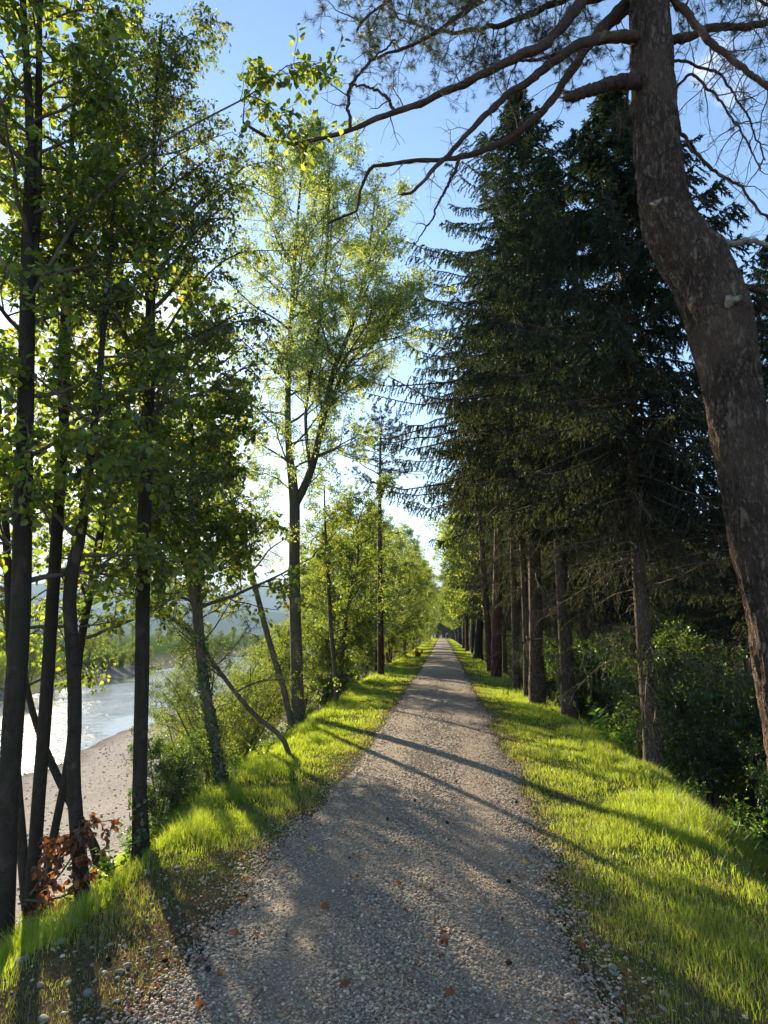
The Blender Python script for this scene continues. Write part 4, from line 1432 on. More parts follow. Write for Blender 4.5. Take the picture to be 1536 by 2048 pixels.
limb('branch', big, PB, [(1278, -20, 6.3), (1240, 20, 6.3), (1180, 85, 6.2), (1140, 150, 6.2), (1085, 222, 6.1), (1020, 275, 6.1), (960, 305, 6.0), (900, 318, 6.0), (820, 320, 6.0), (745, 334, 6.0), (718, 380, 6.0), (714, 420, 6.0), (660, 445, 6.0)], (25, 4), 12, 3, tl=(0.12, 0.45))
limb('branch', big, PB, [(918, 320, 6.0), (905, 350, 6.0), (880, 400, 6.0), (862, 440, 6.0), (825, 497, 6.0)], (8, 2), 4, 4, tl=(0.05, 0.2))
limb('branch', big, PB, [(700, 258, 5.3), (697, 215, 5.3), (700, 170, 5.3), (745, 120, 5.35), (790, 80, 5.4)], (8, 4), 7, 5, tl=(0.1, 0.4))
limb('branch', big, PB, [(790, 224, 5.4), (770, 190, 5.4), (735, 172, 5.4), (700, 170, 5.4)], (8, 4), 3, 6, tl=(0.1, 0.3))
limb('broken_branch', big, PB, [(1285, 165, 6.1), (1240, 163, 5.95), (1190, 178, 5.8), (1155, 190, 5.7), (1132, 194, 5.65)], (34, 20), 0, 7, 'bark_limb', label='thick branch snapped off short beside the trunk')
limb('branch', big, PB, [(1340, 80, 6.3), (1375, 76, 6.3), (1420, 58, 6.3), (1480, 52, 6.3), (1560, 46, 6.3), (1700, 60, 6.3)], (20, 10), 20, 8, tl=(0.3, 1.1), tuft=0.15, sub=7, trop=(0, 0, -0.6))
limb('branch', big, PB, [(1320, -30, 6.2), (1370, 25, 6.1), (1410, 72, 6.0), (1470, 125, 5.9), (1540, 178, 5.8), (1640, 250, 5.7)], (19, 9), 22, 9, tl=(0.3, 1.0), sub=7, tuft=0.12, trop=(0, 0, -0.5))
limb('branch', big, PB, [(1350, 240, 6.2), (1372, 285, 6.2), (1420, 335, 6.2), (1480, 375, 6.2), (1520, 420, 6.2), (1580, 470, 6.2)], (8, 5), 9, 10, tl=(0.15, 0.5))
limb('branch', big, PB, [(1345, 180, 6.2), (1380, 150, 6.2), (1430, 190, 6.1), (1480, 260, 6.0), (1520, 340, 6.0)], (7, 3), 12, 31, tl=(0.2, 0.6), sub=6)
limb('branch', big, PB, [(1345, 120, 6.3), (1390, 130, 6.4), (1440, 150, 6.4), (1500, 240, 6.4), (1530, 320, 6.4)], (7, 3), 12, 32, tl=(0.2, 0.7), sub=6, tuft=0.1)
limb('branch', big, PB, [(1435, 490, 6.2), (1465, 488, 6.2), (1500, 480, 6.2), (1560, 500, 6.2)], (16, 9), 2, 11, 'deadwood', tl=(0.05, 0.15), label='pale bare stub branch at the bend')
limb('branch', big, PB, [(1480, 568, 6.2), (1515, 580, 6.2), (1570, 600, 6.2)], (15, 9), 2, 12, tl=(0.05, 0.2))
limb('branch', big, PB, [(1484, 586, 6.3), (1520, 605, 6.3), (1570, 635, 6.3)], (10, 6), 2, 13, tl=(0.05, 0.2))
limb('branch', big, PB, [(1352, 330, 6.2), (1380, 370, 6.2), (1395, 390, 6.2), (1410, 410, 6.2)], (8, 3), 2, 14, tl=(0.05, 0.2))
# needled upper branches
limb('branch', big, PB, [(1285, -200, 6.4), (1180, -150, 6.4), (1060, -60, 6.4), (960, 0, 6.3), (880, 60, 6.2), (800, 100, 6.2), (740, 120, 6.1)], (24, 5), 34, 20, tl=(0.3, 0.8), sub=10, tuft=0.95, trop=(0, 0, -0.35))
limb('branch', big, PB, [(1285, -80, 6.6), (1200, -40, 6.8), (1100, 10, 7.0), (1000, 50, 7.1), (900, 65, 7.2), (800, 40, 7.2)], (22, 5), 40, 21, tl=(0.3, 0.8), sub=11, tuft=0.95, trop=(0, 0, -0.5))
limb('branch', big, PB, [(1285, 0, 6.6), (1235, 40, 6.9), (1180, 80, 7.1), (1120, 110, 7.3), (1060, 120, 7.4), (980, 130, 7.5)], (16, 4), 30, 22, tl=(0.3, 0.75), sub=9, tuft=0.7, trop=(0, 0, -0.5))
limb('branch', big, PB, [(1285, -260, 6.1), (1150, -240, 5.9), (1000, -170, 5.8), (880, -80, 5.7), (800, -20, 5.6), (740, 30, 5.6), (715, 60, 5.6)], (20, 4), 34, 23, tl=(0.25, 0.6), sub=9, tuft=0.8, trop=(0, 0, -0.4))
limb('branch', big, PB, [(1310, -120, 6.4), (1400, -60, 6.6), (1480, -20, 6.7), (1560, 20, 6.8)], (18, 6), 28, 24, tl=(0.3, 0.8), sub=9, tuft=0.8, trop=(0, 0, -0.8))
limb('branch', big, PB, [(1270, 130, 6.3), (1255, 180, 6.35), (1245, 240, 6.4), (1238, 280, 6.4)], (9, 3), 9, 25, tl=(0.1, 0.3), sub=5, tuft=0.45)
# weathered knots where boughs broke off
def knot(u, v, Y, ln, w, seed, dirv):
    rng = np.random.default_rng(seed)
    a = P(u, v, Y) - PB
    dv = norm(np.array(dirv, float))
    t = np.linspace(0, 1, 9)
    q = a + dv * (t * ln)[:, None] + rng.normal(0, 0.004, (9, 3))
    q[:, 2] += 0.02 * t ** 2
    r = w * np.array([1.5, 1.15, 0.9, 0.75, 0.7, 0.5, 0.3, 0.15, 0.01]) * (1 + rng.normal(0, 0.12, 9))
    V, F = tubes(q, r, 14)
    V = V + rng.normal(0, w * 0.10, V.shape)
    o = mesh_obj('branch_knot', [(V, F, 0)], [M['deadwood']], big)
    o['label'] = 'weathered grey knot of a shed bough'
knot(1300, 416, YP - 0.17, 0.13, 0.036, 3, (0.7, -0.5, 0.3))
knot(1455, 606, YP - 0.27, 0.14, 0.046, 4, (0.9, -0.7, 0.05))
print('pine', round(time.time() - T00, 1))

# ------------------------------------------------------------------ grass
def blades(rng, x, y, z, ln, wd, lean=0.35):
    n = len(x)
    a = rng.uniform(0, 6.283, n)
    b = rng.uniform(0, 6.283, n)
    side = np.stack([np.cos(a), np.sin(a), np.zeros(n)], -1) * (wd * 0.5)[:, None]
    ld = np.stack([np.cos(b), np.sin(b), np.zeros(n)], -1)
    k_ = (lean * rng.uniform(0.2, 1.6, n) * ln)[:, None]
    o = np.stack([x, y, z], -1)
    mid = o + ld * k_ * 0.35 + np.array([0, 0, 1.0]) * (ln * 0.55)[:, None]
    tip = o + ld * k_ * 1.3 + np.array([0, 0, 1.0]) * (ln * 0.95)[:, None]
    V = np.stack([o - side, o + side, mid + side * 0.8, mid - side * 0.8, tip], axis=1).reshape(-1, 3)
    bi = (np.arange(n) * 5)[:, None]
    return V, bi + np.array([[0, 1, 2, 3]]), bi + np.array([[3, 2, 4]])


def grass_field():
    rng = np.random.default_rng(77)
    parts = []
    dparts = []
    for side in (-1, 1):
        for (y0, y1, dens, wk) in ((1.8, 4.5, 9500, 0.72), (4.5, 8, 7000, 0.85), (8, 13, 3800, 1.2), (13, 22, 1500, 1.8), (22, 40, 620, 2.8), (40, 80, 190, 5), (80, 220, 45, 9)):
            wdt = 3.1
            n = int(dens * (y1 - y0) * wdt)
            y = rng.uniform(y0, y1, n)
            u = rng.uniform(-0.10, wdt, n)
            if side < 0:
                x = np.interp(y, ys, el) - u
                cd = crest_l(y) - x           # >0 beyond crest
                pd = np.interp(y, ys, el) - x
            else:
                x = np.interp(y, ys, er) + u
                cd = x - crest_r(y)
                pd = x - np.interp(y, ys, er)
            patch = fbm(x * 1.6, y * 1.6, 91, 4)
            fine_ = vnoise(x * 9, y * 9, 93)
            # bare, trodden margins; nearly bare mound at the lower left
            bare = np.interp(pd, [-0.1, 0.0, 0.08, 0.22, 0.5], [0.05, 0.30, 0.65, 0.9, 1.0])
            if side < 0:
                near = np.interp(y, [2.5, 4.6, 6.2], [0.40, 0.55, 1.0])
                near = np.where(cd > -0.12, 1.0, near)
            else:
                near = np.interp(y + pd * 1.4, [2.5, 4.2, 5.6], [0.28, 0.75, 1.0])
            pr = bare * near * np.interp(patch, [0.28, 0.45, 0.6], [0.25, 0.85, 1.0]) * np.interp(fine_, [0, 0.4], [0.45, 1])
            kp = (rng.random(n) < pr) & (cd < (0.75 if side > 0 else 1.5))
            x, y, cd, pd, patch = x[kp], y[kp], cd[kp], pd[kp], patch[kp]
            n = len(x)
            ln = np.interp(cd, [-1.2, -0.6, -0.15, 0.4], [0.04, 0.055, 0.085, 0.12]) * np.interp(patch, [0.3, 0.65], [0.65, 1.5]) * rng.uniform(0.4, 1.35, n)
            tall = rng.random(n) < 0.015
            ln = np.where(tall, ln * 1.5, ln) * np.where((side < 0) & (y < 5.5) & (cd < -0.1), 0.55, 1.0)
            wd = (0.0032 + 0.010 * ln) * wk * rng.uniform(0.7, 1.3, n)
            z = hz(x, y) - 0.005
            dry = rng.random(n) < np.interp(pd, [0, 0.35, 0.7], [0.75, 0.34, 0.10]) * (1.0 if side > 0 else 1.0) + (0.5 if side < 0 else 0.15) * (y < 5.2) * (cd < -0.15)
            for sel, store in ((~dry, parts), (dry, dparts)):
                V, F4, F3 = blades(rng, x[sel], y[sel], z[sel], ln[sel], wd[sel])
                store.append((V, F4, F3))
    def merge(store):
        vs, f4, f3, off = [], [], [], 0
        for V, a, b in store:
            vs.append(V); f4.append(a + off); f3.append(b + off); off += len(V)
        return np.concatenate(vs), np.concatenate(f4), np.concatenate(f3)
    V, a, b = merge(parts)
    V2, a2, b2 = merge(dparts)
    nV = len(V)
    # one mesh: quads and tris share vertices, so pass vertices once
    return V, a, b, V2, a2, b2


def mesh_multi(name, groups, mats, parent=None):
    """groups: (V, [F arrays], mat)"""
    vs, idx, tot, mi = [], [], [], []
    off = 0
    for V, Fs, m_ in groups:
        for F in Fs:
            idx.append((F + off).ravel().astype(np.int32))
            tot.append(np.full(len(F), F.shape[1], np.int32))
            mi.append(np.full(len(F), m_, np.int32))
        vs.append(np.asarray(V, np.float32))
        off += len(V)
    V = np.concatenate(vs); idx = np.concatenate(idx); tot = np.concatenate(tot); mi = np.concatenate(mi)
    me = bpy.data.meshes.new(name)
    me.vertices.add(len(V)); me.vertices.foreach_set('co', V.ravel())
    me.loops.add(len(idx)); me.loops.foreach_set('vertex_index', idx)
    me.polygons.add(len(tot))
    st_ = np.zeros(len(tot), np.int32); st_[1:] = np.cumsum(tot)[:-1]
    me.polygons.foreach_set('loop_start', st_); me.polygons.foreach_set('loop_total', tot)
    me.polygons.foreach_set('material_index', mi)
    me.polygons.foreach_set('use_smooth', np.ones(len(tot), bool))
    for m_ in mats: me.materials.append(m_)
    me.update(calc_edges=True)
    o = bpy.data.objects.new(name, me)
    COL.objects.link(o)
    if parent: o.parent = parent
    return o


V, a, b, V2, a2, b2 = grass_field()
gr = mesh_multi('grass', [(V, [a, b], 0), (V2, [a2, b2], 1)], [M['grass'], M['dry_grass']])
tag(gr, 'bright green grass on both verges, tallest along the crests', kind='stuff')
print('grass', len(V) // 5, len(V2) // 5, round(time.time() - T00, 1))

# ------------------------------------------------------------------ pebbles
ph_ = (1 + 5 ** 0.5) / 2
ICO = norm(np.array([[-1, ph_, 0], [1, ph_, 0], [-1, -ph_, 0], [1, -ph_, 0], [0, -1, ph_], [0, 1, ph_], [0, -1, -ph_], [0, 1, -ph_], [ph_, 0, -1], [ph_, 0, 1], [-ph_, 0, -1], [-ph_, 0, 1]], float))
ICF = np.array([[0, 11, 5], [0, 5, 1], [0, 1, 7], [0, 7, 10], [0, 10, 11], [1, 5, 9], [5, 11, 4], [11, 10, 2], [10, 7, 6], [7, 1, 8], [3, 9, 4], [3, 4, 2], [3, 2, 6], [3, 6, 8],
                [3, 8, 9], [4, 9, 5], [2, 4, 11], [6, 2, 10], [8, 6, 7], [9, 8, 1]])


def pebbles(rng, x, y, z, s):
    n = len(x)
    sh = ICO[None] * (1 + rng.normal(0, 0.14, (n, 12, 1)))
    sc = np.stack([s * rng.uniform(0.8, 1.35, n), s * rng.uniform(0.7, 1.1, n), s * rng.uniform(0.4, 0.8, n)], -1)
    sh = sh * sc[:, None, :] * 0.5
    a_ = rng.uniform(0, 6.28, n)
    ca_, sa_ = np.cos(a_)[:, None], np.sin(a_)[:, None]
    X_ = sh[..., 0] * ca_ - sh[..., 1] * sa_
    Y_ = sh[..., 0] * sa_ + sh[..., 1] * ca_
    tl = rng.normal(0, 0.35, (n, 1))
    Z_ = sh[..., 2] + X_ * tl
    V = np.stack([X_ + x[:, None], Y_ + y[:, None], Z_ + z[:, None]], -1).reshape(-1, 3)
    F = (np.arange(n)[:, None, None] * 12 + ICF[None]).reshape(-1, 3)
    return V, F


rng = np.random.default_rng(123)
acc = []
for (y0, y1, dens, s0, s1) in ((2.4, 4.2, 6200, 0.010, 0.024), (4.2, 6.5, 4200, 0.011, 0.024), (6.5, 10, 2400, 0.012, 0.025), (10, 16, 1000, 0.014, 0.028), (16, 28, 300, 0.018, 0.032)):
    n = int(dens * (y1 - y0) * 2.5)
    y = rng.uniform(y0, y1, n)
    u = rng.uniform(-0.25, 1.25, n)
    l_, r_ = np.interp(y, ys, el), np.interp(y, ys, er)
    x = l_ + (r_ - l_) * u
    edge = np.minimum(u, 1 - u)
    kp = (edge > 0.02) | (rng.random(n) < np.interp(edge, [-0.2, -0.08, 0.02], [0.02, 0.14, 0.7]))
    kp &= rng.random(n) < np.interp(fbm(x * 1.4, y * 1.0, 55), [0.3, 0.55], [0.55, 1.0])
    x, y, u = x[kp], y[kp], u[kp]
    s = s0 + (s1 - s0) * rng.random(len(x)) ** 2.2
    track = np.exp(-((np.minimum(np.abs(u - 0.24), np.abs(u - 0.74))) / 0.11) ** 2) * np.interp(fbm(x * 2, y * 0.5, 58), [0.3, 0.6], [1, 0.3])
    s = s * (1 - 0.35 * track)
    keep2 = rng.random(len(x)) < 1 - 0.55 * track
    x, y, u, s = x[keep2], y[keep2], u[keep2], s[keep2]
    s = np.where(rng.random(len(x)) < 0.01, s * 1.5, s)
    inside = (u > 0) & (u < 1)
    z = np.where(inside, path_z(x, y), hz(x, y)) + s * 0.12
    acc.append(pebbles(rng, x, y, z, s))
# loose stones in the bare soil at the lower left and lower right
n = 900
y = rng.uniform(2.4, 6.5, n)
x = np.where(rng.random(n) < 0.62, np.interp(y, ys, el) - rng.random(n) * 1.0, np.interp(y, ys, er) + rng.random(n) ** 1.5 * 0.9)
s = 0.008 + 0.030 * rng.random(n) ** 3
acc.append(pebbles(rng, x, y, hz(x, y) + s * 0.1, s))
po = mesh_obj('gravel', [(V, F, 0) for V, F in acc], [M['pebble']])
tag(po, 'loose grey and tan gravel stones covering the near part of the path', kind='stuff')
# cobbles on the river bar
n = 9000
y = rng.uniform(7, 46, n)
x = -8.0 - (rng.random(n)) * 14
s = 0.03 + 0.09 * rng.random(n) ** 4
V, F = pebbles(rng, x, y, hz(x, y) + s * 0.08, s)
po = mesh_obj('pebbles', [(V, F, 0)], [M['pebble']])
tag(po, 'river pebbles strewn over the dry bar beside the water', kind='stuff')


# individual stones
def stone(u, v, size, label, seed, group=None):
    rng = np.random.default_rng(seed)
    g_ = G(u, v, 0.0)
    x, y = float(g_[0]), float(g_[1])
    me = bpy.data.meshes.new('stone')
    import bmesh
    bm = bmesh.new()
    bmesh.ops.create_icosphere(bm, subdivisions=3, radius=0.5)
    ph = rng.uniform(0, 6, 3)
    for vv in bm.verts:
        c_ = vv.co
        k_ = 1 + 0.12 * math.sin(3.1 * c_.x * 2 + ph[0]) + 0.10 * math.sin(2.7 * c_.y * 2 + ph[1]) + 0.05 * math.sin(9 * c_.z + 4 * c_.x + ph[2])
        vv.co = Vector((c_.x * k_ * size * 1.15, c_.y * k_ * size * 0.8, c_.z * k_ * size * 0.55))
    for f in bm.faces: f.smooth = True
    bm.to_mesh(me)
    bm.free()
    me.materials.append(M['stone'])
    o = bpy.data.objects.new('stone', me)
    COL.objects.link(o)
    o.location = (x, y, hz1(x, y) + size * 0.10)
    o.rotation_euler = (rng.normal(0, .15), rng.normal(0, .15), rng.uniform(0, 6))
    return tag(o, label, 'stone', group)


stone(45, 1892, 0.072, 'pale oval stone lying at the grass edge in the bottom left corner', 1)
stone(124, 1868, 0.052, 'greenish-grey flat stone in bare soil right of the pale oval stone', 2)
stone(148, 1826, 0.058, 'long grey stone half sunk at the grass fringe on the left mound', 3)
stone(295, 1733, 0.06, 'flat buff stone among thin grass on the left verge, well above the mound', 4)
stone(355, 1728, 0.05, 'dull stone beside the flat buff stone on the left verge', 5)
stone(1172, 2010, 0.058, 'rounded grey stone at the right path edge nearest the viewer', 6)
stone(1164, 1828, 0.042, 'long pale stone in the thin grass at the right path edge', 7)
stone(1226, 1933, 0.045, 'brownish stone in the bare patch right of the path', 8)
stone(1228, 1945, 0.03, 'small white stone touching the brownish one right of the path', 9)
stone(495, 1690, 0.035, 'small white stone at the left path edge under the grass clump', 10)
stone(178, 1979, 0.055, 'grey stone in the dark soil near the bottom left', 11)
stone(185, 1885, 0.03, 'little white pebble on the left mound', 12)
stone(88, 2026, 0.05, 'dark stone at the very bottom left of the picture', 13)
for i_, (u, v) in enumerate(((215, 1790), (240, 1940), (255, 1928), (235, 1952), (295, 1893), (180, 1810), (250, 1885), (1200, 2030), (1236, 1990), (1290, 1962), (1198, 1958), (1330, 1985))):
    stone(u, v, 0.028 + 0.008 * (i_ % 3), 'small pale stone in the bare soil beside the path', 30 + i_, 'small pale stones beside the path')


# fallen leaves
def fallen_leaf_mesh(seed):
    rng = np.random.default_rng(seed)
    # lobed, curled leaf outline as a fan
    k_ = 16
    th = np.linspace(0, 2 * math.pi, k_, endpoint=False)
    r = 0.5 * (0.72 + 0.28 * np.abs(np.cos(2.5 * th))) * (1 + rng.normal(0, 0.07, k_))
    V = np.stack([r * np.cos(th), r * np.sin(th) * 0.8, 0.28 * (r * np.cos(th)) ** 2 * rng.uniform(1, 4) + rng.normal(0, 0.05, k_)], -1)
    V = np.vstack([[0, 0, 0.02], V])
    F = np.array([[0, 1 + i, 1 + (i + 1) % k_] for i in range(k_)])
    return V, F


proto_leaf = []
for i_ in range(3):
    V, F = fallen_leaf_mesh(i_)
    proto_leaf.append(mesh_obj('fallen_leaf', [(V, F, 0)], [M['dead_leaf']]))
m, t, out = newmat('yellow_leaf')
principled(t, out, (0.55, 0.30, 0.05), 0.7)
M['yellow'] = m
V, F = fallen_leaf_mesh(9)
ylp = mesh_obj('fallen_leaf', [(V, F, 0)], [M['yellow']])
used = {}


def drop(o, x, y, s, rng, label, group):
    if o.name in used:
        c_ = o.copy()
        COL.objects.link(c_)
    else:
        used[o.name] = 1
        c_ = o
    c_.location = (x, y, max(hz1(x, y), float(path_z(np.array([x]), np.array([y]))[0]) if abs(x + 0.25) < 1.0 else -9) + 0.012)
    c_.rotation_euler = (rng.normal(0, 0.35), rng.normal(0, 0.35), rng.uniform(0, 6.28))
    c_.scale = (s, s, s)
    return tag(c_, label, 'leaf', group)


rng = np.random.default_rng(4)
spots = [(476, 1808), (490, 1812), (380, 1870), (405, 1873), (415, 1868), (515, 1890), (440, 1960), (715, 1770), (800, 1785), (862, 1800), (880, 1810), (815, 1838), (885, 1880), (890, 1902), (575, 1745),
         (835, 1955), (1160, 1890), (1165, 1900), (545, 1665), (1085, 1795), (880, 1930), (1050, 1610), (980, 1470), (500, 1765), (395, 1935), (330, 1945), (1168, 1950), (780, 1860), (650, 1830), (530, 1720),
         (540, 1700), (560, 1690), (470, 1880), (350, 1880), (1130, 1850), (840, 1700), (640, 1600), (1000, 1530), (725, 1500), (1290, 1870), (1350, 1860), (1260, 1910), (900, 2010), (690, 1990), (400, 2030)]
for i_, (u, v) in enumerate(spots):
    g_ = G(u, v)
    drop(proto_leaf[i_ % 3], float(g_[0]), float(g_[1]), rng.uniform(0.03, 0.06), rng, 'curled orange-brown leaf fallen on the gravel or path edge', 'orange-brown fallen leaves')
for i_, (u, v) in enumerate(((346, 1975), (790, 1735), (628, 1710), (728, 1731), (1277, 1836), (1050, 1735), (850, 1788))):
    g_ = G(u, v)
    drop(ylp, float(g_[0]), float(g_[1]), rng.uniform(0.032, 0.048), rng, 'yellow leaf fallen beside the brown ones', 'yellow fallen leaves')

# litter of leaf scraps along the path edges
rng = np.random.default_rng(44)
n = 1500
yl = 2.4 + 18 * rng.random(n) ** 1.8
sd2 = rng.random(n) < 0.5
off_ = rng.normal(0.02, 0.13, n)
xl = np.where(sd2, np.interp(yl, ys, el) - off_, np.interp(yl, ys, er) + off_)
xl = np.where(rng.random(n) < 0.12, rng.uniform(-1.0, 0.6, n), xl)
inside = (xl > np.interp(yl, ys, el)) & (xl < np.interp(yl, ys, er))
zl = np.where(inside, path_z(xl, yl), hz(xl, yl)) + 0.014
aa_ = rng.uniform(0, 6.28, n)
ax = np.stack([np.cos(aa_), np.sin(aa_), rng.normal(0, 0.3, n)], -1)
L_ = rng.uniform(0.010, 0.032, n)
V, F = leaf_faces(rng, np.stack([xl, yl, zl], -1), ax, norm(np.stack([rng.normal(0, 0.4, n), rng.normal(0, 0.4, n), np.ones(n)], -1)), L_, L_ * 0.7, 0.3, 0.3)
tag(mesh_obj('leaf_litter', [(V, F, 0)], [M['dead_leaf']]), 'thin litter of brown leaf scraps along both path edges', kind='stuff')

# pine cones
def cone_mesh():
    rng = np.random.default_rng(2)
    vs, fs, off = [], [], 0
    V, F = tubes(np.stack([np.linspace(-0.45, 0.45, 7), np.zeros(7), np.zeros(7)], -1), np.array([0.05, 0.2, 0.27, 0.27, 0.22, 0.14, 0.03]), 8)
    n = 70
    s = (np.arange(n) + 0.5) / n
    a_ = np.arange(n) * 2.4
    rr_ = np.interp(s, [0, 0.2, 0.5, 0.85, 1], [0.12, 0.25, 0.27, 0.14, 0.03])
    pos = np.stack([-0.45 + 0.9 * s, rr_ * np.cos(a_), rr_ * np.sin(a_)], -1)
    out_ = np.stack([np.full(n, 0.35), np.cos(a_), np.sin(a_)], -1)
    V2, F2 = leaf_faces(rng, pos - norm(out_) * 0.05, out_, np.tile([[1.0, 0, 0]], (n, 1)), np.full(n, 0.2), np.full(n, 0.18))
    return [(V, F, 0), (V2, F2, 0)]


m, t, out = newmat('pine_cone')
principled(t, out, (0.045, 0.028, 0.018), 0.8)
M['cone'] = m
cone = mesh_obj('pine_cone', cone_mesh(), [M['cone']])
for i_, (u, v) in enumerate(((1018, 1776), (830, 1613), (912, 1573), (895, 1658), (1018, 1945), (415, 1955), (330, 1925), (218, 1915), (775, 1650), (980, 1395), (1033, 1612))):
    g_ = G(u, v)
    c_ = cone if i_ == 0 else cone.copy()
    if i_: COL.objects.link(c_)
    x, y = float(g_[0]), float(g_[1])
    c_.location = (x, y, max(hz1(x, y), float(path_z(np.array([x]), np.array([y]))[0]) if abs(x + .25) < 1 else -9) + 0.014)
    c_.rotation_euler = (0.2, 0.1, i_ * 1.7)
    c_.scale = (0.034,) * 3
    tag(c_, 'dark pine cone lying beside or on the path', 'pine cone', 'pine cones on and beside the path')

# small sticks on the gravel
rng = np.random.default_rng(8)
for i_, (u, v, du, dv, w, lab) in enumerate(((870, 1985, 14, 40, 0.004, 'curved pale twig on the gravel near the bottom'), (798, 1955, 3, 60, 0.003, 'straight thin straw standing out on the near gravel'),
                                   (525, 2005, -20, 22, 0.007, 'short dark stick on the lower left gravel'), (735, 1583, -38, 4, 0.006, 'thin dark twig lying across the gravel further up'),
                                   (1300, 1815, 30, 4, 0.004, 'pale curved twig in the right verge grass'), (1060, 1605, 14, 10, .004, 'short twig at the right path edge'))):
    a_ = G(u, v); b_ = G(u + du, v + dv)
    q = spline(np.array([a_, (a_ + b_) / 2 + rng.normal(0, 0.015, 3), b_]), 9)
    q[:, 2] = np.maximum(hz(q[:, 0], q[:, 1]), 0) + 0.05 + rng.random(9) * 0.004
    V, F = tubes(q - q[0], np.linspace(w, w * 0.5, 9), 5)
    o = mesh_obj('twig', [(V, F, 0)], [M['deadwood'] if i_ not in (2, 3) else M['twig']], loc=q[0])
    tag(o, lab, 'twig')

# ------------------------------------------------------------------ understorey plants on the crests
def herb(seed, h, nst, leaf, wd, mat, per):
    rng = np.random.default_rng(seed)
    a_ = rng.uniform(0, 6.28, nst)
    o = np.stack([np.cos(a_), np.sin(a_), 0 * a_], -1) * rng.uniform(0, 0.06, nst)[:, None]
    B = grow(rng, o, np.stack([np.cos(a_) * 0.35, np.sin(a_) * 0.35, np.ones(nst)], -1), h * rng.uniform(0.6, 1.1, nst), 7, 0.2, (0, 0, 0))
    V, F = tubes(B, np.full((nst, 1), 0.004) * np.linspace(1, 0.4, 7)[None], 4)
    V2, F2 = foliage(rng, B, per, leaf, wd, 0.1, 0.004, flat=0.7)
    return (V, F), (V2, F2)


def herb_proto(name, cat, *a):
    s_, l_ = herb(*a)
    r_ = empty(name, (0, 0, 0), '', cat)
    mesh_obj('stem', [(*s_, 0)], [M['herb']], r_)
    mesh_obj('leaves', [(*l_, 0)], [M[a[5]]], r_)
    return Placer(r_)


h1 = herb_proto('nettle_plant', 'plant', 1, 0.55, 9, 0.075, 0.5, 'herb', 14)
h2 = herb_proto('broad_leaved_plant', 'plant', 2, 0.30, 7, 0.10, 0.45, 'herb', 8)
h3 = herb_proto('bramble_plant', 'plant', 3, 0.42, 8, 0.055, 0.8, 'shrub', 14)
rng = np.random.default_rng(9)
for i_ in range(90):
    Y = 3.4 + 22 * (i_ / 90) ** 1.3
    (h1, h2, h3)[i_ % 3].put(float(crest_r(Y)) + rng.uniform(0.35, 1.6), Y + rng.uniform(-0.3, .3), rng.uniform(0, 6), rng.uniform(0.6, 1.1),
                             ('nettle-like plant in the shaded fringe right of the verge', 'broad-leaved weed in the fringe right of the verge', 'bramble sprig in the shaded fringe right of the verge')[i_ % 3],
                             ('nettles along the right crest', 'weeds along the right crest', 'brambles along the right crest')[i_ % 3], dz=-0.02)
for i_ in range(34):
    Y = 4.4 + 24 * (i_ / 34) ** 1.3
    (h3, h1, h3)[i_ % 3].put(float(crest_l(Y)) - rng.uniform(0.25, 1.0), Y + rng.uniform(-0.3, .3), rng.uniform(0, 6), rng.uniform(0.5, 0.95),
                             ('bramble sprig below the left crest', 'nettle-like plant below the left crest', 'bramble sprig below the left crest')[i_ % 3],
                             ('brambles along the left crest', 'nettles along the left crest', 'brambles along the left crest')[i_ % 3], dz=-0.02)
h1.put(gpx(1225, 1450, 12.0)[0], 12.0, 0.3, 1.7, 'tall sunlit leafy plant at the crest between two spruce trunks')

# ivy on trunks: part of each tree
def ivy(root, base, pts, rad, seed, s1, n=500):
    rng = np.random.default_rng(seed)
    q = spline(np.column_stack([pts, rad]), 30)
    s = rng.random(n) ** 1.4 * s1
    p_, tg = along(q[None, :, :3], np.zeros(n, int), s)
    rr_ = np.interp(s, np.linspace(0, 1, 30), q[:, 3])
    pr = perp(rng, tg)
    p_ = p_ + pr * (rr_ * rng.uniform(1.0, 1.5, n))[:, None] - np.array(base)
    ax = norm(perp(rng, pr) + pr * 0.3 + np.array([0, 0, -0.5]))
    L = rng.uniform(0.025, 0.05, n)
    V, F = leaf_faces(rng, p_, ax, pr, L, L * 0.9)
    return mesh_obj('ivy', [(V, F, 0)], [M['shrub']], root)


for o in list(COL.objects):
    if o.parent is None and o.get('label', '').startswith('ivy-clad'):
        pts, rad = st([(446, 1580, 28), (424, 1470, 28), (404, 1330, 26), (392, 1180, 24)], 8.3)
        ivy(o, o.location, pts, rad, 1, 0.8, 800)
    if o.parent is None and o.get('label', '').startswith('straight near-black'):
        pts, rad = st([(282, 1680, 38), (280, 1560, 34), (283, 1400, 35)], 6.0)
        ivy(o, o.location, pts, rad, 2, 0.5, 170)
    if o.parent is None and o.get('label', '').startswith('tall forked ash'):
        pts, rad = st([(598, 1450, 30), (592, 1300, 29)], 15.0)
        ivy(o, o.location, pts, rad, 3, 0.5, 420)

